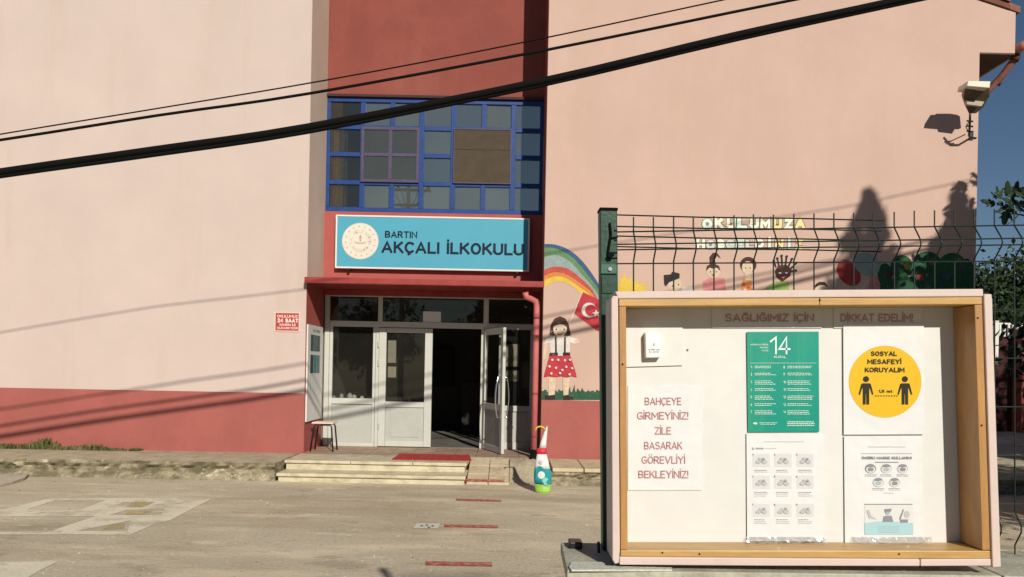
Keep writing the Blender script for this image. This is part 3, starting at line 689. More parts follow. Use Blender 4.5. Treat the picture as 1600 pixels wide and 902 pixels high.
# open leaf swung outwards
hx, hy = W(754, 600, RY).x, RY - .01
ex, ey = -.125, 12.40
ax = Vector((ex - hx, ey - hy, 0)); LW = ax.length; ax.normalize(); nx_ = Vector((ax.y, -ax.x, 0))   # thickness direction
if nx_.x > 0: nx_ = -nx_
def leaf(mb, s0, s1, z0, z1, t0=0, t1=.05, mi=0):
    P = []
    for z in (z0, z1):
        for t in (t0, t1):
            for s in (s0, s1):
                q = Vector((hx, hy, z)) + ax * s - nx_ * t; q.z = z; P.append(q)
    mb.add(P, [(0, 2, 3, 1), (4, 5, 7, 6), (0, 1, 5, 4), (2, 6, 7, 3), (0, 4, 6, 2), (1, 3, 7, 5)], mi)
ol = MB(); z0_, z1_ = zf + .012, zl1
leaf(ol, 0, .10, z0_, z1_); leaf(ol, LW - .10, LW, z0_, z1_); leaf(ol, .101, LW - .101, z1_ - .10, z1_, .002, .048)
zr = Z(632); leaf(ol, .101, LW - .101, zr - .05, zr + .05, .002, .048); leaf(ol, .101, LW - .101, z0_, z0_ + .10, .002, .048)
odoor = ol.build('door', M_upvc, school, bevel=.004, label='open right door leaf seen almost edge on')
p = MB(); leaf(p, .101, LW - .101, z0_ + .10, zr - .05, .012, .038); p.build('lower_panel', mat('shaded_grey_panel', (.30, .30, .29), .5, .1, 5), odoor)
g = MB(); P = [Vector((hx, hy, z)) + ax * s - nx_ * .025 for s, z in ((.1, zr + .05), (LW - .1, zr + .05), (LW - .1, z1_ - .1), (.1, z1_ - .1))]; g.sheet(P); g.build('pane', G_door, odoor)
for sgn, t in ((1, -.055), (-1, .105)):
    h = MB(); base = Vector((hx, hy, 0)) + ax * (LW - .06)
    pts = []
    for k in range(9):
        u = k / 8; pts.append(base - nx_ * (t - sgn * .035 * math.sin(math.pi * u)) - ax * .0 + Vector((0, 0, Z(646) + (Z(587) - Z(646)) * u)))
    pts = [base - nx_ * (0 if sgn > 0 else .05) + Vector((0, 0, pts[0].z))] + pts + [base - nx_ * (0 if sgn > 0 else .05) + Vector((0, 0, pts[-1].z))]
    h.tube(pts, .014, 8); h.build('handle', M_steel, odoor, smooth=True)
# papers stuck on glass
pw = mat('paper_behind_glass', (.42, .38, .31), .8, .1, 10)
for x0, y0, x1, y1, nm, lb in ((661, 487, 689, 507, 'paper_notice', 'small pale paper taped to the glass over the door opening'),
        (789.5, 538, 811, 573, 'paper_notice', 'upper pale paper on the glass right of the open door'), (789.5, 579, 811, 596, 'paper_notice', 'small pale paper below another, right of the open door'),
        (606, 532, 619, 567, 'paper_notice', 'tall narrow paper inside the glass of the closed door'), (606, 573, 619, 590, 'paper_notice', 'squarish paper lowest inside the glass of the closed door')):
    m = M_paper if y0 < 500 else pw
    lbox(x0, y0, x1, y1, DY + (.022 if y0 < 500 else .036) - (.012 if x0 < 640 and y0 > 500 else 0), .001).build(nm, m, label=lb, cat='paper', group='papers on the entrance glass')
# white ornaments on the inside sill
for i, (x, h_, r_) in enumerate(((519, .05, .03), (531, .085, .04), (544, .10, .05), (551, .07, .045), (563, .05, .04))):
    c = Vector((W(x, 620, DY).x, DY + .14, Z(626)))
    MB().lathe([(r_ * .6, 0), (r_, h_ * .3), (r_ * .8, h_ * .7), (r_ * .35, h_)], c, 1, 10).build('figurine', M_white, smooth=True, cat='ornament', group='white ornaments behind the left pane',
        label=['tiny white ornament at the far left behind the left pane', 'pointed white ornament, second from left behind the left pane', 'tallest white ornament, in the middle behind the left pane',
               'round white ornament just right of the tallest one', 'small white ornament at the right end behind the left pane'][i])
MB().box(W(514, 600, DY).x, W(588, 600, DY).x, DY + .07, DY + .24, Z(627) - .03, Z(626)).build('inner_sill', M_upvc2, school)
# ---- downpipe of the porch
py = WY - .02
dp = MB(); P = [W(821, 457, WY - .13), W(822, 464, WY - .11), W(829, 467, py - .03), W(837, 471, py), W(838.5, 480, py), W(838, 560, py), W(834.5, 712, py)]
P[-1].x = P[-2].x = P[-3].x; dp.tube(P, .048, 12)
dpo = dp.build('downpipe', M_pipe, school, smooth=True)
for yy in (497, 525, 615, 682):
    c = W(838, yy, py); c.x = P[-1].x
    MB().tube([c - Vector((0, 0, .012)), c + Vector((0, 0, .012))], .055, 12).build('pipe_bracket', mat('bracket_dark', (.25, .05, .05), .5), dpo, smooth=True)
c = Vector((P[-1].x, py - .02, .34)); MB().tube([c + Vector((0, 0, .02)), c + Vector((-.01, -.05, -.05)), c + Vector((-.02, -.16, -.09))], .055, 10).build('pipe_shoe', M_black, dpo, smooth=True)

# ---- mural painted on the right wing (flat colours on the plaster, each its own part of the wall)
def z3(pts): return [(x / 2.91 + 820, y / 2.9097 + 370) for x, y in pts]
MUR = WY
def mural(name, layers, label, step0=.003):
    mb = MB(); mats = []
    for i, (pts, m) in enumerate(layers):
        if m not in mats: mats.append(m)
        mb.sheet([W(x, y, MUR) - Vector((0, step0 + i * .0012, 0)) for x, y in pts], mats.index(m))
    return mb.build(name, mats, school, label=label)
def ell(cx, cy, rx, ry, n=20, a=0):
    o = []
    for k in range(n):
        t = 2 * math.pi * k / n; x, y = rx * math.cos(t), ry * math.sin(t)
        o.append((cx + x * math.cos(a) - y * math.sin(a), cy + x * math.sin(a) + y * math.cos(a)))
    return o
pB, pG, pT, pR, pO, pY = paint('blue', (.045, .10, .20)), paint('green', (.12, .24, .11)), paint('teal', (.27, .34, .34)), paint('red', (.47, .085, .06)), paint('orange', (.60, .22, .07)), paint('yellow', (.66, .47, .07))
pW, pK, pS, pGr = paint('white', (.64, .60, .56)), paint('black', (.03, .022, .022)), paint('skin', (.62, .49, .36)), paint('grassgreen', (.028, .095, .055))
pBr, pRd, pPk, pLg, pBu, pDT = paint('brown', (.07, .03, .025)), paint('flagred', (.45, .04, .055)), paint('pink', (.58, .22, .22)), paint('lightgreen', (.27, .40, .12)), paint('bushgreen', (.018, .085, .042)), paint('darkteal', (.035, .09, .09))
E = [[(75, 33), (130, 35), (185, 52), (235, 85), (285, 140), (342, 225), (380, 300)],
     [(75, 52), (125, 50), (175, 68), (225, 102), (275, 160), (335, 240), (370, 312)],
     [(75, 98), (120, 84), (160, 88), (210, 118), (262, 175), (325, 250), (360, 325)],
     [(75, 158), (120, 138), (165, 138), (205, 150), (258, 192), (310, 246), (350, 335)],
     [(75, 188), (120, 165), (165, 164), (205, 180), (255, 215), (310, 262), (345, 345)],
     [(75, 208), (120, 184), (165, 182), (205, 198), (252, 232), (300, 270), (335, 350)],
     [(75, 238), (115, 212), (155, 204), (195, 214), (235, 240), (270, 275), (290, 300)]]
def dens(c):
    o = []
    for i in range(len(c) - 1):
        p0, p1, p2, p3 = c[max(i - 1, 0)], c[i], c[i + 1], c[min(i + 2, len(c) - 1)]
        for k in range(4):
            t = k / 4
            o.append(tuple(.5 * (2 * p1[j] + (p2[j] - p0[j]) * t + (2 * p0[j] - 5 * p1[j] + 4 * p2[j] - p3[j]) * t * t + (3 * p1[j] - p0[j] - 3 * p2[j] + p3[j]) * t ** 3) for j in (0, 1)))
    return o + [c[-1]]
mb = MB()
for i, m in enumerate((0, 1, 2, 3, 4, 5)):
    a, b = dens(E[i]), dens(E[i + 1])
    for k in range(len(a) - 1):
        mb.sheet([W(x, y, MUR) - Vector((0, .003, 0)) for x, y in z3([b[k], b[k + 1], a[k + 1], a[k]])], m)
for f in mb.v: pass
mb.v = [(max(v[0], XB + .002), v[1], v[2]) for v in mb.v]
mb.build('painted_rainbow', [pB, pG, pT, pR, pO, pY], school, label='painted rainbow with blue outer and yellow inner band')
mb = MB()   # flag, star and crescent
fl = z3([(265, 252), (340, 288), (386, 312), (352, 436), (325, 425), (275, 388), (222, 348)])
L = [(fl, pRd), (z3([(258, 255), (262, 252), (207, 392), (203, 390)]), pW)]
cr = []
for k in range(25):
    t = rad(20) + rad(320) * k / 24; cr.append((292 + 34 * math.cos(t), 334 + 34 * math.sin(t)))
for k in range(25):
    t = rad(340 - 6) - rad(308) * k / 24; cr.append((300 + 26 * math.cos(t), 335 + 26 * math.sin(t)))
L.append((z3(cr), pW))
L.append((z3([(325 + (19 if k % 2 == 0 else 8) * math.cos(rad(180 + 36 * k + 10)), 350 + (19 if k % 2 == 0 else 8) * math.sin(rad(180 + 36 * k + 10))) for k in range(10)]), pW))
mural('painted_flag', L, 'painted red flag with white crescent and star', .0048)
L = [(z3([(112, 450), (118, 400), (135, 372), (160, 362), (185, 372), (200, 400), (210, 448), (190, 454), (160, 445), (130, 450)]), pBr),
     (z3([(125, 455), (200, 455), (235, 462), (252, 485), (225, 487), (205, 480), (205, 530), (118, 530), (112, 482), (85, 490), (100, 462)]), pW),
     (z3([(240, 460), (254, 484), (222, 490), (230, 474)]), pS), (z3([(88, 486), (104, 486), (92, 560), (82, 555)]), pS),
     (z3([(108, 640), (140, 640), (136, 718), (108, 722)]), pS), (z3([(172, 640), (203, 640), (198, 718), (176, 722)]), pS),
     (z3([(150, 532), (203, 530), (232, 618), (236, 640), (210, 634), (190, 642), (165, 634), (140, 640), (110, 634), (86, 640), (92, 612), (115, 532)]), pRd),
     (z3(ell(160, 420, 31, 36)), pS),
     (z3([(130, 410), (140, 385), (160, 378), (180, 388), (190, 412), (175, 400), (158, 398), (142, 402)]), pBr),
     (z3([(152, 418), (132, 414), (131, 426), (150, 430)]), pW), (z3([(168, 418), (188, 414), (188, 426), (170, 430)]), pW),
     (z3(ell(143, 421, 4, 4, 8)), pK), (z3(ell(179, 421, 4, 4, 8)), pK), (z3([(148, 438), (160, 444), (172, 437), (165, 449), (154, 449)]), pR),
     (z3([(138, 455), (144, 455), (146, 536), (139, 536)]), pK), (z3([(180, 455), (186, 455), (186, 536), (179, 536)]), pK),
     (z3([(114, 528), (204, 526), (206, 538), (112, 540)]), pK), (z3([(150, 524), (172, 524), (172, 542), (150, 542)]), pW)]
for x, y in ((125, 560), (152, 560), (182, 562), (112, 590), (142, 596), (188, 592), (215, 598), (120, 622), (160, 620), (203, 626), (205, 560), (170, 606)):
    L.append((z3(ell(x, y, 5.5, 5.5, 9)), pW))
mural('painted_girl', L, 'painted girl with spectacles, braces and red dotted skirt')
g = [(62, 735)]; rnd = random.Random(3); x = 64
while x < 350:
    g += [(x, 705 + rnd.uniform(-4, 4)), (x + rnd.uniform(2, 14), 668 + rnd.uniform(0, 32)), (x + 14, 700 + rnd.uniform(-4, 4))]; x += rnd.uniform(17, 25)
g += [(380, 705), (380, 748), (62, 738)]
gg = MB(); 
for i in range(1, len(g) - 3):
    a, b = g[i], g[i + 1]
    if b[0] <= a[0]: continue
    gg.sheet([W(*p, MUR) - Vector((0, .0055 + .0004 * (i % 2), 0)) for p in z3([(a[0], 742), (b[0], 742), b, a])])
gg.v = [(max(v[0], XB + .002), v[1], v[2]) for v in gg.v]
gg.build('painted_grass', pGr, school)
mural('painted_shoe', [(z3([(90, 722), (135, 716), (140, 740), (92, 742)]), pK), (z3([(176, 718), (220, 728), (218, 742), (174, 742)]), pK)], None, .0075)
# behind the fence: sun, children, balloons, bush (zoom scale 5 from 960,320)
def z5(pts): return [(x / 5 + 960, y / 5 + 320) for x, y in pts]
mural('painted_sun', [(z5([(20, 800), (20, 640), (45, 600), (35, 560), (60, 585), (78, 520), (95, 590), (140, 560), (130, 605), (200, 590), (160, 625), (280, 600), (210, 640), (290, 640), (240, 660), (290, 800)]), pY)], 'painted yellow sun rays')
mural('painted_child', [(z5(ell(470, 620, 55, 60)), pS), (z5([(530, 640), (600, 640), (700, 800), (500, 800)]), pW),
    (z5([(385, 550), (440, 545), (450, 525), (490, 532), (510, 540), (508, 575), (470, 590), (430, 605), (400, 640), (388, 620)]), pK), (z5(ell(455, 635, 5, 6, 8)), pK), (z5(ell(500, 625, 5, 6, 8)), pK)], 'painted child in a black beret')
mural('painted_child', [(z5([(690, 600), (740, 575), (860, 572), (872, 660), (870, 800), (700, 800)]), pPk), (z5(ell(772, 515, 52, 60)), pS),
    (z5([(716, 520), (722, 480), (745, 465), (742, 410), (770, 375), (805, 380), (832, 420), (800, 400), (785, 430), (790, 465), (818, 480), (828, 520), (800, 492), (770, 500), (742, 492)]), pBr),
    (z5(ell(750, 525, 4, 6, 8)), pK), (z5(ell(795, 525, 4, 6, 8)), pK), (z5([(755, 545), (790, 545), (772, 560)]), pR)], 'painted child with a tuft of hair and pink top')
mural('painted_child', [(z5(ell(1045, 470, 65, 62)), pBr), (z5([(1005, 580), (1065, 560), (1080, 680), (1080, 800), (985, 800), (990, 640)]), pO), (z5([(1020, 530), (1065, 530), (1065, 590), (1020, 590)]), pS), (z5(ell(1040, 492, 45, 50)), pS),
    (z5(ell(1022, 495, 4, 6, 8)), pK), (z5(ell(1060, 495, 4, 6, 8)), pK), (z5(ell(1010, 620, 12, 10, 10)), pR), (z5(ell(1048, 645, 12, 10, 10)), pR), (z5(ell(1020, 665, 9, 8, 10)), pW)], 'painted child with bobbed brown hair and flowered orange dress')
L = [(z5([(1250, 600), (1360, 595), (1375, 800), (1160, 800), (1190, 640)]), pLg), (z5([(1252, 520), (1280, 475), (1345, 470), (1385, 510), (1372, 560), (1310, 605), (1262, 565)]), pBr)]
for x0_, y0_, x1_, y1_ in ((1262, 490, 1245, 440), (1285, 480, 1272, 420), (1310, 475, 1305, 400), (1335, 475, 1345, 405), (1358, 485, 1385, 425), (1375, 500, 1420, 455), (1380, 520, 1415, 515)):
    dx, dy = x1_ - x0_, y1_ - y0_; n_ = math.hypot(dx, dy); px_, py_ = -dy / n_ * 6, dx / n_ * 6
    L.append((z5([(x0_ - px_, y0_ - py_), (x1_ - px_, y1_ - py_), (x1_ + px_, y1_ + py_), (x0_ + px_, y0_ + py_)]), pK)); L.append((z5(ell(x1_, y1_, 10, 10, 10)), pK))
L += [(z5(ell(1290, 535, 12, 5, 8)), pW), (z5(ell(1340, 535, 12, 5, 8)), pW), (z5([(1295, 565), (1335, 562), (1315, 580)]), pR)]
mural('painted_child', L, 'painted child with spiky tied hair and green top')
def z8(pts): return [(x / 5.333 + 1240, y / 5.333 + 380) for x, y in pts]
mural('painted_child', [(z8(ell(228, 400, 50, 60)), pS), (z8([(165, 380), (185, 340), (215, 322), (262, 325), (285, 370), (255, 350), (215, 352)]), pK)], 'painted black haired child mostly hidden by the case')
mural('painted_balloon', [(z8([(565, 360), (600, 320), (640, 300), (650, 310), (610, 345), (580, 400)]), pS), (z8(ell(460, 250, 85, 120, 24, rad(-38))), paint('balloon_red', (.36, .045, .045)))], 'painted red balloon')
mural('painted_balloon', [(z8([(640, 260), (700, 280), (740, 420), (620, 420)]), pPk), (z8(ell(610, 180, 112, 90, 24, rad(25))), pT)], 'painted pale green balloon', .006)
L = []
for i, (x, y, rx_, ry_) in enumerate(((760, 260, 62, 92), (900, 200, 95, 100), (1110, 190, 125, 120), (1320, 200, 120, 118), (1440, 240, 62, 110))):
    L.append((z8(ell(x, y, rx_, ry_, 26)), pBu if i % 2 == 0 else paint('bushgreen2', (.022, .10, .040))))
L.append((z8([(720, 300), (1495, 240), (1500, 520), (715, 520)]), pBu))
for x, y, m in ((945, 190, paint('dull_yellow', (.32, .26, .04))), (1055, 285, paint('dull_red', (.30, .045, .035))), (1150, 160, paint('dull_olive', (.10, .13, .045))), (1400, 200, paint('dull_grey', (.08, .085, .09))), (800, 260, pBr), (850, 205, pDT), (1250, 290, paint('dull_blue', (.025, .06, .14))), (1280, 280, pDT)):
    L.append((z8(ell(x, y, 28, 32, 12)), m))
mb = MB(); mats = []
for i, (pts, m) in enumerate(L):
    if m not in mats: mats.append(m)
    mb.sheet([W(x, y, MUR) - Vector((0, .003 + i * .0010, 0)) for x, y in pts], mats.index(m))
mb.v = [(min(v[0], XR - .004), v[1], v[2]) for v in mb.v]
mb.build('painted_bush', mats, school, label='painted dark green bush dotted with fruit')
# cut-out welcome letters
def letters(word, x0, x1, yb_, cap, label):
    c = W((x0 + x1) / 2, yb_, WY); t = thing('wall_lettering', (c.x, WY - .012, c.z), label, 'lettering')
    n = len(word); wd = (x1 - x0) / n
    pal = [mat('letter_cream', (.78, .74, .62), .6), mat('letter_grey', (.52, .56, .52), .6), mat('letter_yellow', (.74, .62, .28), .6), mat('letter_mint', (.60, .70, .62), .6)]
    for i, ch in enumerate(word):
        mb = MB(); xa, xb = x0 + wd * i, x0 + wd * (i + 1)
        yy = yb_ + random.uniform(-1, 1)
        
        nar = .30 if ch in 'Iİ' else 0
        text(mb, ch, xa + wd * (-.02 + nar), xb - wd * (-.02 + nar), yy + .6, cap * .95, WY, .115, 1, True, .004); text(mb, ch, xa + wd * (.06 + nar), xb - wd * (.06 + nar), yy, cap * .88, WY, .065, 0, True, .0075)
        k = random.choice([0, 0, 1, 2, 3]); 
        mb.build('letter', [pal[k], mat('letter_outline', (.22, .20, .16), .8)], t)
letters('OKULUMUZA', 1096, 1259, 358, 19, 'upper line of pasted cut-out welcome letters on the pink wall')
letters('HOŞGELDİNİZ', 1087, 1256, 389, 17, 'lower line of pasted cut-out welcome letters on the pink wall')

# ================================================================== THINGS ON THE BUILDING
# school sign
SY = RY - .16
a, b, c, d = lv(524, 338.5, 827.5, 422, SY)
sg = thing('school_sign', ((a + b) / 2, SY, c), 'long sky blue school name sign with round white emblem above the entrance', 'sign')
MB().box(a + .02, b - .02, SY, SY + .05, c + .02, d - .02).build('panel', M_cyan, sg)
fr = MB(); t = .028
fr.box(a, b, SY - .008, SY + .055, c, c + t); fr.box(a, b, SY - .008, SY + .055, d - t, d); fr.box(a, a + t, SY - .008, SY + .055, c + t, d - t); fr.box(b - t, b, SY - .008, SY + .055, c + t, d - t)
fr.build('frame', M_white, sg, bevel=.004)
mb = MB(); text(mb, 'BARTIN', 601.5, 652, 372.2, 10.8, SY, .026); mb.build('lettering', M_navy, sg, label='small navy word above the school name')
mb = MB(); text(mb, 'AKÇALI İLKOKULU', 595.5, 818.5, 397.6, 18.6, SY, .026); mb.build('lettering', M_navy, sg, label='large navy school name')
ec = W(563, 377, SY); R_ = 28.5 / F * SY
mb = MB(); mE = [mat('emblem_white', (.66, .63, .55), .5), mat('emblem_gold', (.42, .33, .24), .6), mat('emblem_soft', (.60, .54, .45), .6)]
mb.disc(ec - Vector((0, .003, 0)), R_, R_, 0, 36)
def ring(r0, r1, mi, off, n=40):
    for k in range(n):
        t0, t1 = 2 * math.pi * k / n, 2 * math.pi * (k + 1) / n
        mb.sheet([ec + Vector((r * math.cos(t_), -off, r * math.sin(t_))) for r, t_ in ((r0, t0), (r1, t0), (r1, t1), (r0, t1))], mi)
ring(R_ * .955, R_ * .975, 2, .0045); ring(R_ * .62, R_ * .635, 2, .0045); ring(R_ * .40, R_ * .41, 2, .0045)
for k in range(16):
    t_ = 2 * math.pi * k / 16 + .1; cc = ec + Vector((R_ * .80 * math.cos(t_), -.0045, R_ * .80 * math.sin(t_)))
    mb.sheet([cc + Vector(((R_ * .055 if j % 2 == 0 else R_ * .028) * math.cos(math.pi * j / 5 + math.pi / 2), 0, (R_ * .055 if j % 2 == 0 else R_ * .028) * math.sin(math.pi * j / 5 + math.pi / 2))) for j in range(10)], 1)
def ringtext(s, r, hgt, a0, a1, flip=False):
    for i, ch in enumerate(s):
        if ch == ' ': continue
        vs, fs = glyphs(ch, .0); t_ = a0 + (a1 - a0) * i / (len(s) - 1)
        P_ = []
        for (u, v, q_) in vs:
            lx, lz = (u - .5) * hgt * .7, (v - .5) * hgt
            tt = t_ - math.pi / 2 if not flip else t_ + math.pi / 2
            P_.append(ec + Vector((r * math.cos(t_) + lx * math.cos(tt) - lz * math.sin(tt), -.0045 - .0003 * q_, r * math.sin(t_) + lx * math.sin(tt) + lz * math.cos(tt))))
        mb.add(P_, fs, 1)
ringtext('T.C. MİLLÎ EĞİTİM', R_ * .52, R_ * .12, rad(195), rad(-15)); ringtext('BAKANLIĞI', R_ * .52, R_ * .12, rad(222), rad(318), True)
s_ = R_
for q in ([(-.03, -.05), (.03, -.05), (.05, .12), (-.05, .12)], [(-.06, .14), (.06, .14), (.08, .24), (0, .36), (-.07, .24)], [(-.34, -.02), (-.02, -.10), (-.02, -.14), (-.34, -.06)], [(.34, -.02), (.02, -.10), (.02, -.14), (.34, -.06)], [(-.30, -.12), (.30, -.12), (.30, -.14), (-.30, -.14)]):
    mb.sheet([ec + Vector((x * s_, -.0048, y * s_)) for x, y in q], 1)
mb.build('emblem', mE, sg)
br = MB()
for x in (545, 808):
    c0 = W(x, 421, SY); br.box(c0.x - .02, c0.x + .02, SY - .012, BY - .001, c - .035, c - .002)
br.build('bracket', M_blackm, sg)
# red warning plate
a, b, c, d = lv(429, 488, 469, 518.5, WY)
wsn = thing('warning_plate', ((a + b) / 2, WY, c), 'small red plate with white writing on the left pink wall', 'sign')
MB().box(a, b, WY - .012, WY - .001, c, d).build('panel', mat('plate_pale_edge', (.72, .50, .44), .6), wsn)
MB().box(a + .02, b - .02, WY - .015, WY - .0121, c + .018, d - .015).build('face', M_sred, wsn)
mb = MB(); text(mb, 'OKULUMUZ', 433.5, 466, 496.6, 4.2, WY, .01, off=.017); text(mb, '24 SAAT', 433.5, 466.5, 504.2, 6.2, WY, .04, off=.017)
text(mb, 'KAMERA İLE', 437.5, 462.5, 509.6, 3.6, WY, .02, off=.017); text(mb, 'İZLENMEKTEDİR', 433.5, 466, 514.6, 3.2, WY, .01, off=.017)
mb.build('lettering', mat('plate_text', (.85, .70, .64), .6), wsn)
# notice panel on the porch side wall
np_ = thing('bulletin_board', (XA + .01, 12.8, 1.0), 'tall white notice panel with photographs on the red side wall of the porch', 'notice board')
z0n, z1n = W(478, 659, 12.3).z, W(478, 507, 12.3).z
MB().box(XA + .008, XA + .03, 12.24, 13.2, z0n, z1n).build('panel', mat('notice_white', (.66, .67, .66), .5, .05, 5), np_)
hh = z1n - z0n
for (u0_, u1_, v0_, v1_, m) in ((.16, .80, .73, .90, 'a'), (.16, .80, .50, .69, 'b')):
    for k in range(3):
        ya = 12.24 + .96 * (u0_ + (u1_ - u0_) * k / 3) + .01; yb2 = 12.24 + .96 * (u0_ + (u1_ - u0_) * (k + 1) / 3) - .012
        cm_ = mat('photo_' + m + str(k), ((.05, .09, .10), (.06, .16, .18), (.03, .05, .04))[k] if m == 'a' else ((.03, .05, .05), (.03, .22, .28), (.10, .16, .15))[k], .4, .6, 25)
        MB().box(XA + .031, XA + .034, ya, yb2, z0n + hh * v0_, z0n + hh * v1_).build('photograph', cm_, np_)
mb = MB(); vs, fs = glyphs('DUYURU', .01)
mb.add([(XA + .0315, 12.55 + .45 * u, z0n + hh * .93 + .045 * v) for u, v, q_ in vs], fs); mb.build('lettering', M_navy, np_)
# wall floodlight
LD = 11.62
lp = thing('wall_lamp', W(1518, 215, WY), 'brown floodlight with white lid on a thin bracket near the right corner', 'wall lamp')
def lpf(x, y, D): return W(x, y, D)
bodyf = [(1510, 131), (1546, 131), (1547, 150), (1537, 168), (1525, 178), (1514, 178), (1508, 162), (1505, 152)]
mb = MB(); f_ = [W(x, y, LD - .12 + .42 * (y - 131) / 47) for x, y in bodyf]; cen = sum(f_, Vector()) / len(f_)
bk = [cen + (p - cen) * .66 + Vector((0, .16, .10)) for p in f_]
mb.prism(f_, bk); mb.build('housing', M_lampb, lp, bevel=.012)
mb = MB(); ppr([(1513, 126.5), (1548, 127), (1546.5, 137.5), (1511, 134.5)], LD - .15, .26, mb); mb.build('lid', M_lampc, lp, bevel=.008)
mb = MB(); ppr([(1510, 156), (1538, 159), (1534, 166), (1511, 163)], LD + .09, .05, mb); mb.build('lens_rim', mat('lamp_rim', (.34, .28, .20), .4), lp)
mb = MB(); p0, p1, p2 = W(1516, 177, LD + .14), W(1515, 200, LD + .26), W(1514, 212, LD + .40)
mb.tube([p0, p1, p2, W(1516, 215.5, WY - .02), W(1525, 216, WY)], .016, 8); mb.tube([W(1513, 192, LD + .2), W(1509, 198, LD + .3), W(1513, 206, WY - .05)], .008, 6)
mb.tube([W(1511, 189, LD + .2), W(1520, 190, LD + .22)], .013, 6); mb.tube([W(1511, 197, LD + .25), W(1520, 198, LD + .27)], .013, 6); mb.tube([W(1511, 205, LD + .32), W(1519, 206, LD + .34)], .013, 6)
mb.build('bracket', M_blackm, lp, smooth=True)
mb = MB(); c = W(1517, 213, WY); mb.box(c.x - .03, c.x + .03, WY - .02, WY - .001, c.z - .06, c.z + .08); mb.build('mount', M_blackm, lp)

# ================================================================== STOOL
sb = W(502, 708, 12.45); sb.z = PZ + .012
stl = thing('stool', (sb.x, 12.62, PZ), 'low stool with pale round-cornered seat and bent black legs beside the notice panel', 'stool')
s0_, s1_ = W(487, 663, 12.4).x, W(521, 663, 12.4).x; zt_ = W(504, 660, 12.4).z
mb = MB(); mb.box(s0_, s1_, 12.38, 12.72, zt_ - .028, zt_); mb.build('seat', mat('stool_seat', (.74, .56, .48), .5, .08, 8), stl, bevel=.012)
for yy in (12.42, 12.68):
    for sg_, xt, xbm in ((-1, s0_ + .035, s0_ - .015), (1, s1_ - .035, s1_ - .0)):
        MB().tube([((s0_ + s1_) / 2, yy, zt_ - .045), (xt - sg_ * .02, yy, zt_ - .045), (xt, yy, zt_ - .075), (xbm, yy + (.02 if yy > 12.5 else -.02), PZ + .012)], .013, 8).build('leg', M_blackm, stl, smooth=True)
# ================================================================== PAINTED GOURD-SHAPED FIGURE
g0 = G(848, 769.5)
gd = thing('painted_pin_figure', g0, 'tall jug-like painted figure, white with red neck band and teal belly, near the downpipe', 'figure')
k_ = g0.y / F
def prof(pts, c): return [(r * k_, z * k_) for r, z in pts]
# ring lists: (radius px, height px, x shift px)
def pin(rs, name, m, **kw):
    MB().lathe([(r * k_, z * k_) for r, z, s in rs], g0, .55, 22, shift=[s * k_ for r, z, s in rs]).build(name, m, gd, smooth=True, **kw)
pin([(12.0, 0, 0), (12.1, 3, 0), (13.2, 13, .0)], 'base', overlay(mat('lime_paint', (.30, .52, .08), .5, .25, 12), (.10, .22, .10), 14, .5, .7))
pin([(13.4, 14.2, 0), (14, 22, -.5), (13.3, 32, -1), (12.6, 37, -1.3)], 'lower_body', mat('teal_paint', (.015, .30, .33), .45, .35, 9))
pin([(12.5, 37.2, -1.3), (11, 44, -1.8), (9, 54, -2.3), (7.4, 60, -2.6)], 'upper_body', overlay(mat('gloss_white', (.68, .69, .68), .45, .06, 9), (.48, .47, .45), 12, .55, .75))
pin([(7.8, 60, -2.6), (7.9, 64, -2.7), (7.2, 69, -2.4)], 'neck_band', mat('band_red', (.60, .03, .05), .5, .2, 20))
pin([(5.6, 69.2, -1.5), (4.7, 77, -.5), (3.4, 87, 1.5), (2.2, 96, 3.3), (1.0, 102, 4.6), (.3, 104, 5)], 'cone', mat('gloss_white', (.82, .83, .82)), )
MB().tube([g0 + Vector((x * k_, -.01, z * k_)) for x, z in ((-13, 96), (-12.5, 99.5), (-9.5, 102.3), (-5, 103), (-1, 101.5), (3, 97.5))], .011, 8).build('hook', mat('yellow_plastic', (.62, .48, .04), .4), gd, smooth=True)
def pdab(pts, m, name, off=0):      # relief dabs that sit on the curved front
    mb = MB(); P_ = []
    for x, z in pts:
        rr = 13.2 if z < 38 else 12.0; yy = -.55 * rr * k_ * math.sqrt(max(.05, 1 - (x / (rr + 1.6)) ** 2)) - .006 - off
        P_.append(g0 + Vector((x * k_, yy, z * k_)))
    c_ = sum(P_, Vector()) / len(P_); c_.y = min(p.y for p in P_) - .003
    n_ = len(P_); mb.add(P_ + [c_], [(i, (i + 1) % n_, n_) for i in range(n_)]); mb.build(name, m, gd)
tealm = mat('teal_paint', (.02, .40, .42))
pdab([(x, z) for x, z in ((-12, 36), (-8, 42), (-3, 41), (3, 36), (9, 31), (12, 29), (12.5, 18), (8, 12), (0, 14), (-6, 18), (-11, 24))], tealm, 'painted_swirl')
pdab([(-3 + 5.6 * math.cos(t_ / 12 * 6.283), 28 + 6.0 * math.sin(t_ / 12 * 6.283)) for t_ in range(12)], mat('gloss_white', (.8, .8, .8)), 'painted_disc', .006)
pdab([(-2, 20), (3, 25), (8, 22), (4, 16), (8, 11), (2, 13)], mat('pale_teal_paint', (.20, .52, .52), .5), 'painted_swirl', .006)
pdab([(-4 + 3.2 * math.cos(t_ / 10 * 6.283), 48 + 3.6 * math.sin(t_ / 10 * 6.283)) for t_ in range(10)], mat('grey_lilac_paint', (.50, .50, .55), .5), 'painted_disc', .004)

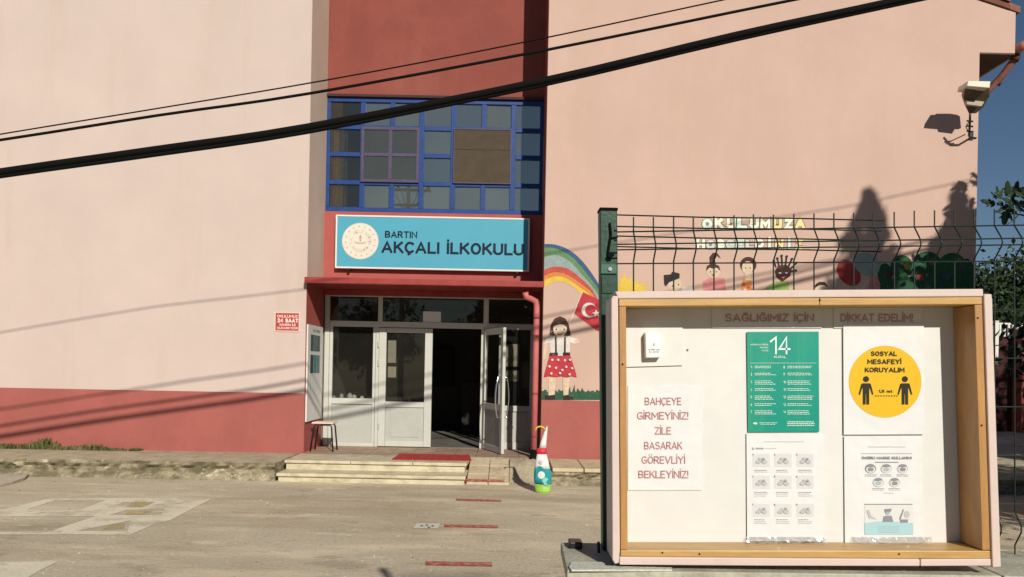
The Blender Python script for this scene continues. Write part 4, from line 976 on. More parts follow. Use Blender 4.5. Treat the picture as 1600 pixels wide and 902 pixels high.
# ================================================================== STREET WALL, FENCE AND DISPLAY CASE
zc = 1.085
bw = thing('boundary_wall', (3.5, 2.37, 0), 'low rough stone boundary wall with pale capping under the fence', 'wall')
xl = G(881, 868, zc).x + .0
MB().box(.205, 9.0, 2.26, 2.50, -.05, zc - .037).build('masonry', M_wallst, bw)
cl0, cl1 = G(877.5, 852.5, zc), G(886, 891, zc)
cuts = [None, 1.42, 2.35, 3.3, 5.2, 9.0]
mb = MB(); P_ = [Vector((cl1.x, cl1.y, zc)), Vector((1.417, 2.213, zc)), Vector((1.417, 2.535, zc)), Vector((cl0.x, 2.535, zc))]
mb.prism([p - Vector((0, 0, .036)) for p in P_], P_); mb.build('capping_stone', M_cap, bw, bevel=.004)
for a, b in zip(cuts[1:], cuts[2:]):
    MB().box(a + .003, b - .003, 2.205 + random.uniform(0, .008), 2.535, zc - .037, zc).build('capping_stone', M_cap, bw, bevel=.004)
mb = MB(); P_ = [G(x, y, zc + .0) for x, y in ((889, 889), (893, 880.5), (943, 881.5), (946, 887), (1050, 890), (1050, 893.5), (930, 893.5), (893, 893.5))]
mb.prism([p + Vector((0, 0, .001)) for p in P_], [p + Vector((0, 0, .006)) for p in P_]); mb.build('mortar_patch', M_mortar, bw)
mb = MB(); c = G(898, 852, zc); mb.box(c.x - .022, c.x + .020, 2.44, 2.50, zc + .001, zc + .022); mb.build('bracket_stub', M_blackm, label='short dark metal stub on the far edge of the capping stone', cat='bracket', bevel=.004)
mb = MB(); c = G(932, 856, zc); mb.tube([(c.x, 2.40, zc - .002), (c.x - .002, 2.40, zc + .034)], .0045, 8); mb.build('bolt', M_blackm, label='thin dark bolt sticking up from the capping beside the green post', cat='bolt')
# fence
FD = 2.42
fn = thing('mesh_fence', (W(951, 850, FD).x, FD, zc), 'dark green welded mesh fence with square post, folded wires at its top', 'fence')
a = W(937.5, 330, FD).x; b = W(964.5, 330, FD).x; ab = W(942.5, 850, FD).x
mb = MB(); pt = W(951, 329, FD).z
mb.add([(ab, FD, zc + .001), (ab + (b - a), FD, zc + .001), (ab + (b - a), FD + .06, zc + .001), (ab, FD + .06, zc + .001), (a, FD, pt), (b, FD, pt), (b, FD + .06, pt), (a, FD + .06, pt)],
       [(3, 2, 1, 0), (4, 5, 6, 7), (0, 1, 5, 4), (1, 2, 6, 5), (2, 3, 7, 6), (3, 0, 4, 7)])
post = mb.build('post', M_green, fn, bevel=.003)
MB().box(a - .002, b + .002, FD - .003, FD + .063, pt + .001, pt + .009).build('post_cap', M_black, post, bevel=.002)
ppr([(939, 413), (964, 413), (964, 428), (939, 428)], FD - .007, .006).build('clamp', M_green2, fn, bevel=.002)
mb = MB(); c = W(953.5, 420.5, FD - .012); mb.tube([c, c + Vector((0, .006, 0))], .0062, 12); mb.build('clamp_bolt', M_steel, fn)
mb = MB(); mb.tube([W(953, 348, FD - .006), W(955, 366, FD - .008), W(952, 385, FD - .010), W(950, 400, FD - .008), W(955, 406, FD - .006)], .0032, 6); mb.tube([W(955, 372, FD - .006), W(965, 371, FD)], .0028, 6); mb.tube([W(951, 402, FD - .012), W(957, 396, FD - .012)], .008, 8)
mb.build('tie_wire', M_black, fn)
ppr([(940, 432), (958, 432), (964, 446), (960, 458), (941, 458)], FD - .004, .003).build('post_plate', M_green, fn)
def hy_(k, x):    # photo height of horizontal wire k at photo x
    L_ = ((362.6, 352.5), (382, 373), (390.5, 383), (412.2, 408.5))
    if k < 4: y0_, y1_ = L_[k]; return y0_ + (y1_ - y0_) * (x - 965) / 600
    return 484 + (k - 4) * 76 + .0 * x
foff = {0: 0, 1: .038, 2: .038, 3: 0}
wr = .0024
for k in range(9):
    yk = (lambda x, k=k: hy_(k, x))
    d_ = FD - foff.get(k, 0)
    pts = [W(x, yk(x), d_) for x in (964, 1200, 1600, 2300)]
    MB().tube(pts, wr, 6).build('wire', M_wire, fn)
for k, (ya, yb2) in enumerate(((336, 345), (354, 361), (369, 376.5), (385.5, 393.5))):
    d_ = FD + .012 - (.03 if k in (1, 2) else 0)
    pts = [W(964, ya, d_), W(1100, ya + (yb2 - ya) * .33 + .8, d_), W(1250, ya + (yb2 - ya) * .68 - .6, d_), W(1381 + (-4 if k % 2 else 0), yb2, d_)]
    MB().tube(pts, wr, 6).build('wire', M_wire, fn, label='loose overlapping wire of an old panel')
x = 990.0; i = 0
while x < 2250:
    yt = 340 - .0225 * (x - 990) + random.uniform(-.8, .8)
    if yt < 322: yt = 322
    xo = x + random.uniform(-.7, .7)
    y0_, y1_, y2_, y3_ = hy_(0, x), hy_(1, x), hy_(2, x), hy_(3, x)
    def fw_(px_, py_, d_):
        p_ = W(px_, py_, d_); return Vector((W(px_, py_, FD).x, d_, p_.z))
    P_ = [W(xo, yt, FD), W(xo, y0_ - 4, FD), W(xo, y0_, FD - .003), fw_(xo, y1_ - 1, FD - .036), fw_(xo, (y1_ + y2_) / 2, FD - .040), fw_(xo, y2_ + 1, FD - .036), W(xo, y3_ - 3, FD - .003), W(xo, y3_, FD), W(xo + 1, 800, FD), fw_(xo + 1, 822, FD - .03), fw_(xo + 1, 832, FD - .03), W(xo + 1, 852, FD), W(xo + 1, 866, FD)]
    for p in P_[8:]: p.z = max(p.z, zc + .012)
    MB().tube(P_, wr, 6).build('wire', M_wire, fn); x += 31.3; i += 1
# second post beyond the frame
mb = MB(); mb.box(4.6, 4.66, FD, FD + .06, zc + .001, pt + .02); mb.build('post', M_green, fn)

# display case
CD, BD = 2.20, 2.31
cs = thing('notice_case', (W(1255, 884, CD).x, CD, zc), 'open wooden display case with pale pink outer boards, hung before the fence', 'display case')
# pink casing boards
ppr([(961, 455.5), (1100, 454), (1440, 452), (1536.5, 451.5), (1537, 463.5), (1200, 465.5), (966, 467)], CD - .004, .135).build('casing_board', M_pinkw, cs, bevel=.003, label='top pink board')
ppr([(955, 467), (958, 462), (966, 463), (968.8, 860), (967, 880), (961, 882), (957, 875)], CD - .006, .13).build('casing_board', M_pinkw, cs, bevel=.003, label='left pink board')
ppr([(968, 870.5), (1437.5, 874), (1437.5, 885), (1200, 884.5), (968, 883)], CD - .004, .12).build('casing_board', M_pinkw, cs, bevel=.003, label='long bottom pink board')
ppr([(1438.7, 874), (1549, 873.5), (1549, 884.5), (1438.7, 885)], CD - .002, .12).build('casing_board', M_pinkw, cs, bevel=.003, label='short bottom pink board')
ppr([(1537.5, 459.5), (1550, 459.5), (1564.5, 886.5), (1551.2, 887)], CD - .008, .13).build('casing_board', M_pinkw, cs, bevel=.003, label='crooked right pink board')
# wood frame boards running back to the sheet
def plank(pts, m, name='frame_board', d=.108, D=CD, **k): ppr(pts, D, d).build(name, m, cs, bevel=.002, **k)
plank([(967.2, 467.3), (1280.5, 465.8), (1280.5, 477.2), (967.2, 478.5)], M_wood)
plank([(1281, 465.8), (1536.2, 464.2), (1536.2, 475.7), (1281, 477.2)], M_wood)
plank([(967.5, 479), (978.3, 479), (981, 859.5), (969.8, 859.5)], M_woodv)
plank([(1522.8, 476.5), (1536.2, 476), (1549, 860), (1534.8, 860)], M_woodv)
plank([(969.8, 860.2), (1548.8, 861), (1548.8, 873), (1438, 873), (969.8, 869.8)], M_wood)
# back sheet
ppr([(960, 470), (1550, 466), (1560, 875), (962, 875)], BD, .012).build('back_sheet', M_sheet, cs)
nl = MB()
for x, y in ((972.8, 569.5), (1528, 497), (1534, 665), (1281, 469), (1035, 864), (1093, 866), (1405, 866)):
    c = W(x, y, CD - .0012); nl.tube([c, c + Vector((0, .001, 0))], .0028, 8)
nl.build('nail', M_black, cs)
c = W(1074.5, 547, BD - .003); MB().tube([c, c + Vector((0, .002, 0))], .0030, 10).build('drawing_pin', M_steel if 0 else M_pipe2, cs)
# everything pinned on the sheet
def sheetpx(pts, off, mb=None, mi=0): return flat(pts, BD, mb, mi, off)
def thin(pts, off, th, m, name, **k):
    f_ = [W(x, y, BD) - Vector((0, off, 0)) for x, y in pts]; return MB().prism(f_, [p + Vector((0, th, 0)) for p in f_]).build(name, m, **k)
def rect(x0, y0, x1, y1): return [(x0, y0), (x1, y0), (x1, y1), (x0, y1)]
thin([(978, 484), (1066, 482), (1066, 571), (978, 573.5)], .006, .004, M_sheet, 'cardboard_sheet', label='blank cream card behind the doorbell, its lower edge lifting', cat='card')
# door bell
bl = thing('doorbell', W(1020, 561, BD - .02), 'small white plastic doorbell box with grey print, upper left in the case', 'doorbell')
fb = [W(x, y, BD - .034) for x, y in ((1008, 519), (1033, 520), (1033.5, 559), (1009, 559.5))]
mb = MB(); mb.prism(fb, [p + Vector((0, .026, 0)) for p in fb]); mb.build('box', mat('bell_white', (.80, .80, .80), .4), bl, bevel=.004)
mb = MB(); D_ = BD - .034
text(mb, 'LÜTFEN ZİLE', 1013, 1031, 547.5, 2.2, D_, .01, level=False, off=.001); text(mb, 'BASINIZ', 1014, 1030, 551, 2.0, D_, .0, level=False, off=.001)
mb.build('lettering', mat('bell_ink', (.12, .13, .15), .6), bl)
c = W(1022, 538, D_); MB().tube([c + Vector((0, -.0025, 0)), c], .0035, 10).build('button', mat('bell_grey', (.45, .46, .47), .5), bl)
# left request notice
nt_ = thing('request_notice', W(1038, 766, BD - .004), 'white sheet with six lines of red capitals, lower left in the case', 'notice')
mb = MB(); mb.prism([W(x, y, BD) - Vector((0, .0035, 0)) for x, y in ((981, 603), (1097, 602), (1096, 766), (981, 766))], [W(x, y, BD) - Vector((0, .001, 0)) for x, y in ((981, 603), (1097, 602), (1096, 766), (981, 766))]); mb.build('sheet', M_paper, nt_)
mb = MB()
for s, x0, x1, yb2 in (('BAHÇEYE', 1007, 1064, 633), ('GİRMEYİNİZ!', 995, 1075, 655.5), ('ZİLE', 1022, 1048, 679), ('BASARAK', 1006, 1066, 702), ('GÖREVLİYİ', 1002, 1070, 724.5), ('BEKLEYİNİZ!', 997, 1075, 747)):
    text(mb, s, x0, x1, yb2, 11.8, BD, .004, level=False, off=.005)
mb.build('lettering', mat('faded_red_ink', (.42, .17, .175), .7), nt_)
# header strip papers
for x0, x1, s, xa, xb, lb in ((1112, 1283, 'SAĞLIĞIMIZ İÇİN', 1132, 1271, 'left header strip on shaded top of the case sheet, in brown capitals'), (1302, 1440, 'DİKKAT EDELİM!', 1312, 1425, 'right header strip on shaded top of the case sheet, in brown capitals')):
    hd = thing('header_strip', W((x0 + x1) / 2, 508, BD - .004), lb, 'notice')
    mb = MB(); P_ = rect(x0, 480, x1, 513); mb.prism([W(x, y, BD) - Vector((0, .004, 0)) for x, y in P_], [W(x, y, BD) - Vector((0, .001, 0)) for x, y in P_]); mb.build('sheet', M_sheet, hd)
    mb = MB(); text(mb, s, xa, xb, 503.2, 12.5, BD, .015, level=False, off=.0055); mb.build('lettering', mat('header_ink', (.42, .27, .26), .6), hd)
# green poster
gp_ = thing('green_poster', W(1222, 675, BD - .005), 'green poster headed 14 with two columns of fine white print', 'poster')
mb = MB(); P_ = [(1166, 519), (1278, 518.5), (1279, 674.5), (1168, 675)]
mb.prism([W(x, y, BD) - Vector((0, .006, 0)) for x, y in P_], [W(x, y, BD) - Vector((0, .0035, 0)) for x, y in P_])
mb.build('sheet', overlay(mat('poster_green', (.0, .27, .20), .35, .12, 2.5, spec=.5), (.05, .34, .18), 1.6, .5, .7, (6, 1, .3), .8), gp_)  # paler upright streaks paint a reflection into the green
mb = MB(); o_ = .0075
text(mb, '14', 1201, 1233.5, 554, 28, BD, -.006, level=False, off=o_); text(mb, 'KURAL', 1208, 1227, 560, 4, BD, 0, level=False, off=o_)
text(mb, 'KORONAVİRÜS', 1172, 1199, 540, 2.4, BD, .01, level=False, off=o_); text(mb, 'RİSKİNE', 1186, 1199, 544.6, 2.4, BD, 0, level=False, off=o_); text(mb, 'KARŞI', 1189, 1199, 549.2, 2.4, BD, 0, level=False, off=o_)
def bar(mb, x0, x1, y, h=.8, mi=0, off=o_): sheetpx(rect(x0, y - h / 2, x1, y + h / 2), off, mb, mi)
bar(mb, 1171, 1274, 567.5, .5)
rnd = random.Random(2)
def scribble(mb, x0, x1, y, h, mi=0, off=o_):      # a line of print too fine to read: word-long strokes
    x = x0
    while x < x1 - 1:
        wd = rnd.uniform(1.5, 5); bar(mb, x, min(x + wd, x1), y + rnd.uniform(-.15, .15), h, mi, off); x += wd + .8
for i, y in enumerate((574, 585, 597, 609, 620.5, 632.5, 643.5)):
    text(mb, str(i + 1), 1171.5, 1173.8, y + 2, 4, BD, .01, level=False, off=o_); text(mb, str(i + 8), 1222.5, 1226.5 if i > 1 else 1225, y + 2, 4, BD, .01, level=False, off=o_)
    for c0, c1 in ((1178, 1212), (1229, 1270)):
        for k in range(3 if i in (2, 4, 6) else 2): scribble(mb, c0, c1 - rnd.uniform(0, 9), y - 1.6 + k * 2.5, .9)
for y in (659, 661.8, 664.6): scribble(mb, 1229, 1272 - rnd.uniform(0, 5), y, 1.2)
scribble(mb, 1185, 1214, 660.5, .8); scribble(mb, 1187, 1210, 662.8, .8); mb.disc(W(1179, 661.5, BD) - Vector((0, o_, 0)), .0065, .003, 0, 12)
mb.build('lettering', mat('poster_white_ink', (.62, .80, .74), .5), gp_)
# hand washing sheet
ink, soft, pale = mat('grey_ink', (.23, .24, .26), .7), mat('soft_grey_ink', (.44, .45, .47), .7), mat('pale_grey_ink', (.58, .59, .60), .7)
def paper_thing(name, pts, label, off=.006):
    c = W(sum(p[0] for p in pts) / len(pts), max(p[1] for p in pts), BD - off); t = thing(name, c, label, 'poster')
    mb = MB(); mb.prism([W(x, y, BD) - Vector((0, off, 0)) for x, y in pts], [W(x, y, BD) - Vector((0, off - .0025, 0)) for x, y in pts]); mb.build('sheet', M_paper, t); return t
hw = paper_thing('hand_washing_poster', [(1165.5, 677.5), (1285, 677), (1286, 846), (1166.5, 845)], 'white sheet with nine pale drawings of hand washing, under the green poster')
mb = MB(); scribble(mb, 1192, 1255, 690, .8, 1); text(mb, 'EL YIKAMA', 1174, 1192, 702, 3, BD, .02, level=False, off=o_); scribble(mb, 1194, 1212, 700.6, .8, 1)
for j, (cy_, caps) in enumerate(((719, (734.5, 737)), (753, (769, 771.5, 774.5)), (797, (811.5, 814.5, 817)))):
    for i, cx2 in enumerate((1188.5, 1222.5, 1257)):
        sheetpx(rect(cx2 - 13, cy_ - 10, cx2 + 13, cy_ + 10), .0066, mb, 2)
        text(mb, str(j * 3 + i + 1), cx2 - 14.5, cx2 - 12.5, cy_ - 7.5, 3, BD, .02, level=False, off=.0078)
        for sgn in (-1, 1):       # two hands: palm with four fingers
            px0, py0 = cx2 + sgn * 4.5, cy_ + 2
            sheetpx(ell(px0, py0, 4.4, 3.4, 12, rad(25 * sgn)), .0078 + .0003 * (sgn + 1), mb, 1)
            for q in range(4):
                an = rad(-90 + sgn * (q - 1.5) * 18 - sgn * 25 + j * 8); r0, r1 = 3, 7.2 - abs(q - 1.5)
                ca, sa = math.cos(an), math.sin(an); nx2, ny2 = -sa * .55, ca * .55
                sheetpx([(px0 + ca * r0 + nx2, py0 + sa * r0 + ny2), (px0 + ca * r1 + nx2, py0 + sa * r1 + ny2), (px0 + ca * r1 - nx2, py0 + sa * r1 - ny2), (px0 + ca * r0 - nx2, py0 + sa * r0 - ny2)], .0084, mb, 1)
        for q in range(3): bar(mb, cx2 - 9 + q * 4, cx2 - 7.5 + q * 4, cy_ + 3 + (q % 2) * 1.5, .7, 0, .009)
        for y in caps: scribble(mb, cx2 - 11, cx2 + 11 - rnd.uniform(0, 5), y, .9, 1 if y != caps[0] else 0)
mb.build('print', [ink, soft, pale], hw)
# yellow distance poster
yp = paper_thing('distance_poster', [(1316, 507), (1441.5, 506), (1442, 678.5), (1317, 679)], 'white sheet with big yellow disc asking for social distance, two black figures', .0075)
mb = MB(); sheetpx(ell(1381, 596.5, 56.6, 56, 48), .0082, mb, 0)
o2 = .0094
text(mb, 'SOSYAL', 1358.5, 1399, 556.6, 7.4, BD, .03, 1, False, o2); text(mb, 'MESAFEYİ', 1353, 1406, 569.2, 7.6, BD, .03, 1, False, o2); text(mb, 'KORUYALIM', 1349, 1411, 582, 7.6, BD, .03, 1, False, o2)
text(mb, '1,5 mt', 1370, 1392, 613.6, 4.6, BD, .02, 1, False, o2)
for k in range(9): sheetpx([(1365 + k * 4.2, 617.6), (1368 + k * 4.2, 618.6), (1365 + k * 4.2, 619.8)], o2, mb, 1)
for cx2 in (1351, 1411.5):
    sheetpx(ell(cx2, 592.5, 4.7, 4.6, 16), o2, mb, 1)
    bd = [(-5.8, 599), (-7.5, 600.5), (-11.5, 616), (-9.6, 617.2), (-6.0, 606.5), (-5.0, 607), (-4.9, 632), (-.7, 632), (-.4, 615), (.4, 615), (.7, 632), (4.9, 632), (5.0, 607), (6.0, 606.5), (9.6, 617.2), (11.5, 616), (7.5, 600.5), (5.8, 599)]
    sheetpx([(cx2 + x, y) for x, y in bd], o2, mb, 1)
mb.build('print', [mat('poster_yellow', (.68, .42, .012), .45, .06, 5), mat('poster_black', (.015, .013, .01), .6)], yp)
mk = paper_thing('mask_poster', [(1317.5, 681.5), (1439.5, 680.5), (1441, 849), (1319, 850)], 'white mask sheet with five round faces and a blue picture, lower right', .006)
mb = MB(); scribble(mb, 1355, 1414, 698, 1.0, 1); bar(mb, 1344, 1423, 708.3, 1.1, 1); text(mb, 'DOĞRU MASKE KULLANIMI', 1345, 1422.5, 717.4, 4.4, BD, .03, 0, False, .0078); bar(mb, 1366, 1402, 722, 1.3, 0)
for k, (x, y) in enumerate(((1358.5, 732), (1383, 732), (1408.5, 732), (1370.5, 753.5), (1396, 753.5))):
    sheetpx(ell(x, y, 8.6, 7.4, 20), .0070, mb, 0 if k == 0 else 1); sheetpx(ell(x, y + 1.2, 7.0, 5.4, 18), .0076, mb, 2)
    sheetpx([(x - 5, y), (x - 1.5, y - 2), (x + 5, y - .5), (x + 3.4, y + 4), (x - 3.5, y + 4)], .0082, mb, 3 if k % 2 else 0); sheetpx(ell(x, y - 4.6, 6.0, 2.4, 12), .0086, mb, 0)
    for q in range(3): scribble(mb, x - 9, x + 9, y + 9.6 + q * 2.2 if q < 2 else y + 9.6, .7, 1)
scribble(mb, 1379, 1395, 770, .8, 1)
bar(mb, 1349, 1424, 787.5, 1.2, 0)
sheetpx(rect(1349.5, 789, 1424.5, 834.5), .0068, mb, 2); sheetpx([(1349.5, 817), (1370, 814), (1404, 815), (1425, 817), (1425, 835), (1349.5, 835)], .0074, mb, 4)
sheetpx(ell(1385, 800, 3.6, 4.6, 14), .0080, mb, 3); sheetpx([(1380, 795), (1391, 794), (1390, 799), (1381, 800)], .0086, mb, 0); sheetpx([(1379, 806), (1391, 805), (1394, 815), (1377, 815)], .0080, mb, 0)
sheetpx([(1404, 811), (1417, 811), (1416, 816), (1405, 816)], .0080, mb, 0); sheetpx([(1403, 810), (1409, 795), (1410.5, 796), (1405, 811)], .0082, mb, 0); sheetpx([(1352, 797), (1356, 796), (1360, 806), (1369, 811), (1356, 809)], .0080, mb, 1); sheetpx(ell(1415, 803, 4.5, 5.5, 12), .0078, mb, 1)
for q in range(4): scribble(mb, 1371, 1403, 822 + q * 3, .8, 1, .0084)
mb.build('print', [ink, soft, mat('print_white', (.62, .63, .63), .6), mat('mask_grey', (.36, .42, .44), .6), mat('print_aqua', (.34, .55, .60), .6)], mk)
# crumpled clear film hanging over the ledge
film = bpy.data.materials.new('clear_film'); film.use_nodes = True
n = film.node_tree.nodes; l = film.node_tree.links; n.clear(); oo = n.new('ShaderNodeOutputMaterial'); tr = n.new('ShaderNodeBsdfTransparent'); gl = n.new('ShaderNodeBsdfGlossy'); gl.inputs['Roughness'].default_value = .14
mxn = n.new('ShaderNodeMixShader'); mxn.inputs[0].default_value = .30; l.new(tr.outputs[0], mxn.inputs[1]); l.new(gl.outputs[0], mxn.inputs[2]); l.new(mxn.outputs[0], oo.inputs[0])
for x0, x1, lb in ((1164, 1288, 'crumpled clear film hanging below the hand washing sheet'), (1328, 1452, 'crumpled clear film hanging below the mask sheet')):
    rnd2 = random.Random(x0); mb = MB(); nx2, ny2 = 26, 5
    for j in range(ny2 + 1):
        for i in range(nx2 + 1):
            x = x0 + (x1 - x0) * i / nx2; y = 838 + j * 3.6
            p = W(x, y, BD) - Vector((0, .009 + .011 * j / ny2 * 1.6 + rnd2.uniform(-.006, .006) * (j > 0), 0)); p.z = max(p.z, W(x, 848, BD).z + .002 + rnd2.uniform(0, .002)) if j > 2 else p.z
            mb.v.append(tuple(p))
    for j in range(ny2):
        for i in range(nx2):
            q = j * (nx2 + 1) + i; mb.f.append([q, q + 1, q + nx2 + 2, q + nx2 + 1]); mb.m.append(0)
    mb.build('plastic_film', film, label=lb, cat='plastic film')

# ================================================================== OVERHEAD WIRES
def cable(pts, Dl, r, label):
    c_ = dens(pts); mb = MB()
    dd = Dl if callable(Dl) else (lambda x: Dl)
    mb.tube([W(x, y, dd(x)) for x, y in c_], r, 8)
    mb.build('overhead_cable', M_black, smooth=True, label=label, cat='overhead cable', group='cables strung over the yard')
cable([(-900, 345), (-400, 277), (0, 210), (250, 169), (512, 125), (800, 70), (1130, 0), (1500, -80), (1700, -123), (2100, -209)], lambda x: 8.72 - .42 * max(-.1, min(1.5, (x - 300) / 1000)), .0085, 'thinnest overhead cable, uppermost across the facade')
cable([(-900, 345), (-400, 278), (0, 219), (250, 180), (485, 146), (850, 79), (1240, 0), (1600, -70), (2200, -190)], 7.45, .0145, 'medium overhead cable just under the thinnest one')
cable([(-900, 385), (-400, 330), (0, 268.5), (240, 234), (480, 198.5), (850, 126), (1150, 55), (1400, 1), (1700, -66), (2300, -215)], 7.32, .034, 'thick black overhead cable, the heaviest of all')
cable([(-900, 392), (-400, 337), (0, 276), (240, 242.5), (480, 206.5), (850, 132.5), (1150, 62), (1430, 1), (1730, -64), (2300, -205)], 7.57, .021, 'black cable slung close under the thick one')

# ================================================================== VEGETATION
rnd = random.Random(21)
def weeds(n_, x0, x1, y, h0, h1, seed):
    rr = random.Random(seed); mb = MB()
    for _ in range(n_):
        x = rr.uniform(x0, x1); t_ = (x1 - x) / (x1 - x0); hh_ = rr.uniform(h0, h1) * (.2 + .8 * t_ ** .8) * (.45 + .75 * abs(math.sin(x * 4.1) * math.sin(x * 1.7 + 1) + .3 * math.sin(x * 11))); yy = y + rr.uniform(-.16, .0)
        an = rr.uniform(0, 6.28); ln = rr.uniform(.1, .8) * hh_; wd = rr.uniform(.004, .012)
        b_ = Vector((x, yy, PZ - .01)); tip = b_ + Vector((math.cos(an) * ln, math.sin(an) * ln * .5, hh_)); sd_ = Vector((-math.sin(an), math.cos(an), 0)) * wd
        mid = b_.lerp(tip, .55) + Vector((0, 0, hh_ * .12))
        mb.add([b_ - sd_, b_ + sd_, mid + sd_ * 1.6, tip, mid - sd_ * 1.6], [(0, 1, 2, 3, 4)])
    return mb
weeds(2600, -9.2, -5.75, WY - .02, .06, .26, 4).build('weeds', M_weed, kind='stuff', label='scruffy low weeds along the foot of the left wall')
# behind the building on the right
tree('broadleaf_tree', (23.5, 34, 0), 7.4, 3.6, 'leafy green tree beyond the yard beside the school corner', M_leaf, 31, 90, 160, .15, crown_low=.12)
tree('broadleaf_tree', (19.2, 29, 0), 5.2, 2.4, 'lower light green tree right against the school corner', M_leaf, 37, 70, 140, .10, crown_low=.1)
tree('broadleaf_tree', (30, 38, 0), 8.0, 4.0, 'dark leafy tree at the right edge of the view', M_leaf2, 44, 80, 130, .16, crown_low=.1)
# far wall with white balusters
fwl = thing('garden_wall', (20, 24, 0), 'dark red garden wall with white railing beyond the fence', 'wall')
FWY = 24.0
zt1_ = W(1575, 526, FWY).z; MB().box(13.6, 34, FWY, FWY + .25, -.05, zt1_).build('masonry', M_redwall, fwl)
xp = W(1592, 560, FWY - .3).x
MB().box(xp, xp + 1.0, FWY - .45, FWY - .01, -.05, W(1592, 514, FWY - .4).z).build('pillar', M_salmon, fwl, bevel=.01)
zr1 = W(1575, 504.5, FWY).z
rl = MB(); rl.box(13.6, 34, FWY + .06, FWY + .14, zr1 - .05, zr1)
rl.build('rail', M_white, fwl)
x = 13.7
for i in range(60):
    MB().box(x, x + .06, FWY + .07, FWY + .13, zt1_ + .001, zr1 - .051).build('baluster', M_white, fwl); x += .135
for x in (W(1557, 520, FWY - .1).x,):
    MB().box(x - .06, x + .06, FWY - .12, FWY - .01, zt1_ - .9, zr1 + .05).build('white_post', M_white, fwl)

# fig tree at the right: crown outside the frame, one leafy branch reaching in
fig = thing('fig_tree', (9.6, 9.4, 0), 'fig tree with large lobed dark leaves reaching in at the right edge', 'tree')
mb = MB(); mb.tube([(9.6, 9.4, -.1), (9.5, 9.4, 1.2), (9.3, 9.5, 2.4), (9.1, 9.6, 3.4)], [.17, .14, .11, .07], 10)
br_pts = [Vector((9.3, 9.5, 2.4)), Vector((8.6, 10.0, 3.2)), Vector((7.95, 10.5, 3.75)), W(1612, 340, 10.8), W(1590, 322, 10.8), W(1570, 308, 10.8)]
mb.tube(br_pts, [.06, .04, .028, .018, .012, .005], 7)
mb.tube([W(1612, 340, 10.8), W(1592, 335, 10.75), W(1583, 345, 10.7), W(1572, 352, 10.7)], [.014, .010, .007, .004], 6)
for q in range(8):
    an = q * .8; mb.tube([(9.3, 9.5, 2.6), (9.4 + math.cos(an) * .8, 9.5 + math.sin(an) * .6, 3.8), (9.4 + math.cos(an) * 1.5, 9.5 + math.sin(an) * 1.0, 4.9 + .4 * math.sin(q * 2))], [.06, .035, .012], 6)
mb.build('trunk', M_bark, fig, smooth=True)
half = [(0, 0), (.16, .02), (.34, .20), (.20, .26), (.42, .52), (.24, .50), (.20, .62), (.16, .86), (0, 1.05)]
outl = half + [(-x, y) for x, y in half[-2:0:-1]]
def leafmesh(p, dirv, nrm, s):
    d = dirv.normalized(); sd_ = d.cross(nrm).normalized(); nn = sd_.cross(d)
    return [p + d * (y * s) + sd_ * (x * s) - nn * (abs(x) * .35 * s) - nn * (y * y * .12 * s) for x, y in outl]
rnd = random.Random(77)
leafspots = [(1541, 314, 200, .26), (1553, 302, 215, .2), (1560, 296, 250, .2), (1562, 318, 170, .18), (1566, 300, 290, .20), (1570, 310, 200, .22), (1575, 290, 255, .24), (1580, 298, 300, .2), (1584, 306, 120, .22), (1590, 290, 270, .24), (1596, 296, 310, .25), (1600, 304, 20, .24),
    (1566, 326, 150, .20), (1575, 330, 120, .22), (1583, 322, 60, .2), (1570, 344, 100, .27), (1582, 340, 80, .2), (1558, 330, 170, .14), (1592, 318, 40, .24), (1598, 326, 10, .24), (1604, 314, 340, .24), (1588, 334, 60, .18), (1606, 292, 280, .26), (1612, 304, 0, .26), (1610, 330, 60, .25)]
for x, y, ang, s in leafspots:
    d3 = Vector((math.cos(rad(ang)), rnd.uniform(-.5, .3), -math.sin(rad(ang)))); nrm = Vector((rnd.uniform(-.5, .5), -.9, rnd.uniform(.1, .9)))
    p = W(x, y, 10.75 + rnd.uniform(-.12, .12)) - d3.normalized() * s * .5
    s *= .74; MB().sheet(leafmesh(p, d3, nrm, s)).build('leaf', M_fig, fig)
mb = MB()
for _ in range(1500):
    an = rnd.uniform(0, 6.283); el = math.asin(rnd.uniform(-.7, 1)); q = rnd.uniform(.35, 1) * (1 + .18 * math.sin(3 * an + 1) + .12 * math.sin(5 * el))
    p = Vector((9.75 + 2.25 * q * math.cos(an) * math.cos(el), 9.2 + 1.5 * q * math.sin(an) * math.cos(el), 4.9 + 1.85 * q * math.sin(el)))
    if p.x < .675 * p.y + .35: continue
    d3 = Vector((rnd.uniform(-1, 1), rnd.uniform(-1, 1), rnd.uniform(-.9, .3))); nrm = Vector((rnd.uniform(-.6, .6), rnd.uniform(-.6, .6), 1))
    mb.add(leafmesh(p, d3, nrm, rnd.uniform(.18, .30)), [list(range(len(outl)))])
mb.build('crown', M_fig, fig)
# conifer in the yard, right of the view: its pointed shadow falls on the pink wall
tree('cypress_tree', (7.62, 6.2, 0), 7.95, 1.8, 'pointed cypress in the yard right of the display case', M_leaf2, 52, 300, 60, .07, crown_low=.08, cone=True)
tree('cypress_tree', (9.0, 6.3, 0), 7.95, 1.9, 'second pointed cypress, farther right than the first', M_leaf2, 57, 300, 60, .07, crown_low=.08, cone=True)
tree('broadleaf_tree', (16.5, 12.5, 0), 6.5, 3.0, 'leafy yard tree far right of the school corner', M_leaf, 61, 60, 90, .13, crown_low=.25)
tree('broadleaf_tree', (20.5, 15.5, 0), 7.5, 3.4, 'second leafy yard tree farther right', M_leaf, 62, 60, 90, .14, crown_low=.2)
tree('broadleaf_tree', (14.5, 17.5, 0), 4.2, 1.0, 'narrow shrub-like tree near the garden wall', M_leaf2, 63, 30, 90, .09, crown_low=.1) if 0 else None

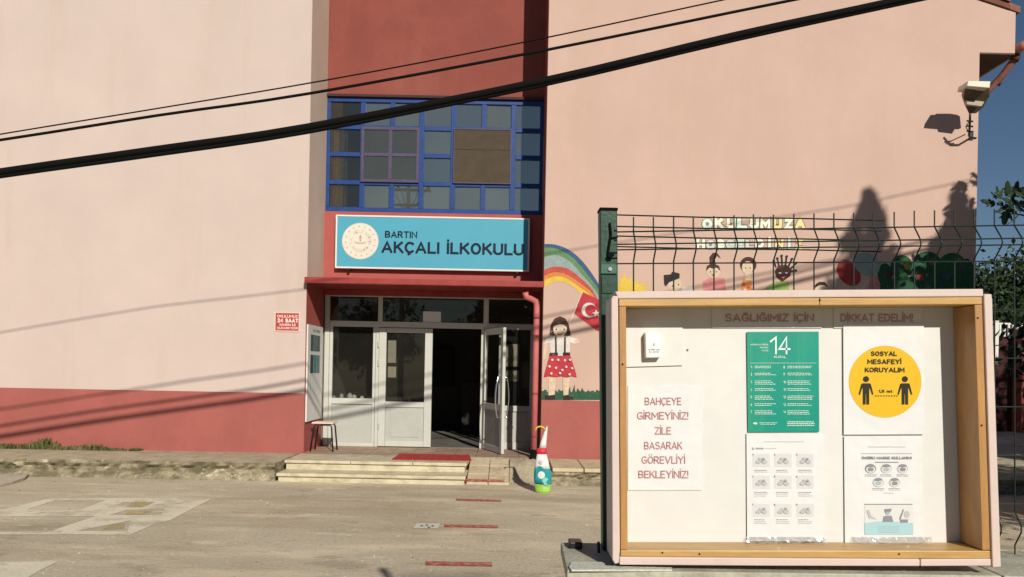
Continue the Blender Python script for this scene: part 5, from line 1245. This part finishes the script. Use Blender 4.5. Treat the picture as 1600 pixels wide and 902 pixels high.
tree('added_shade_bush', (9.3, 11.2, 0), 3.6, 1.35, 'unseen bush beside the fig tree, added for its shade', M_leaf2, 81, 60, 90, .08, crown_low=.06)  # bushes added right of the view to shade the ground behind the fence
tree('added_shade_bush', (12.2, 14.6, 0), 4.2, 1.7, 'larger unseen bush behind the one by the fig tree, added for its shade', M_leaf2, 82, 60, 100, .10, crown_low=.06)
tree('added_shade_bush', (15.4, 18.6, 0), 4.4, 1.9, 'unseen bush near the dark red garden wall, added for its shade', M_leaf2, 83, 60, 100, .10, crown_low=.06)
tree('added_shade_bush', (7.35, 8.6, 0), 2.6, .95, 'small unseen bush behind the pointed cypress, added for its shade', M_leaf2, 84, 50, 90, .06, crown_low=.05)
# ================================================================== ACROSS THE STREET (seen only in the glass)
for i, (x, y, h_, r_) in enumerate(((-13, -13, 6.5, 2.8), (-7.5, -15, 5.2, 2.2), (-1.5, -14, 4.6, 2.2), (9, -16, 6.0, 2.6), (15, -14, 6.6, 2.8))):
    tree('street_tree', (x, y, 0), h_, r_, ['leftmost tree across the street', 'second tree from the left across the street', 'short tree across the street straight behind the viewer', 'tree across the street right of the house', 'rightmost tree across the street'][i], M_leaf2 if i % 2 else M_leaf, 70 + i, 40, 70, .16, crown_low=.2)
hs = thing('street_house', (3.5, -19, 0), 'plain cream house with tiled roof across the street', 'house')
MB().box(-1.5, 8.5, -23, -17, 0, 4.6).build('wall', mat('house_cream', (.55, .48, .38), .9, .1, 2), hs)
mb = MB(); mb.add([(-2, -23.5, 4.601), (9, -23.5, 4.601), (9, -16.5, 4.601), (-2, -16.5, 4.601), (-2, -20, 6.6), (9, -20, 6.6)], [(0, 1, 2, 3), (0, 4, 5, 1), (3, 2, 5, 4), (0, 3, 4), (1, 5, 2)]); mb.build('roof', M_tile, hs)
for x in (0, 3, 6):
    MB().box(x, x + 1.2, -17.0, -16.96, 1.2, 2.6).build('window', M_dark, hs)
up = thing('utility_pole', (-5.2, -10, 0), 'concrete utility pole with crossarm on the street side', 'utility pole')
MB().tube([(-5.2, -10, -.1), (-5.2, -10, 9.8)], [.15, .09], 10).build('pole', mat('pole_concrete', (.35, .33, .30), .9, .1, 4), up)
mb = MB(); mb.box(-6.3, -4.1, -10.06, -9.94, 9.2, 9.32); mb.box(-5.9, -4.5, -10.05, -9.95, 8.5, 8.6)
for x in (-6.2, -5.7, -4.7, -4.2): mb.tube([(x, -10, 9.32), (x, -10, 9.55)], .05, 8)
mb.build('crossarm', M_blackm, up)
MB().tube([(-5.2, -9.75, 7.6), (-5.2, -9.75, 8.35)], .26, 14).build('transformer', mat('transformer_grey', (.08, .085, .08), .6), up)
mb = MB()
for x in (-6.2, -5.7, -4.7, -4.2): mb.tube([(x, -10, 9.5), (x * .6 - 2, -9.9, 8.9), (-5.2 + (x + 5.2) * .2, -9.8, 8.3)], .018, 6); mb.tube([(x, -10, 9.5), (x - 14, -8, 8.9)], .014, 5)
mb.build('jumper_wires', M_black, up, kind='stuff')
# objects named once only where needed
for o in list(COL.objects):
    if o.name.startswith('lettering') and o.type == 'FONT': bpy.data.objects.remove(o)
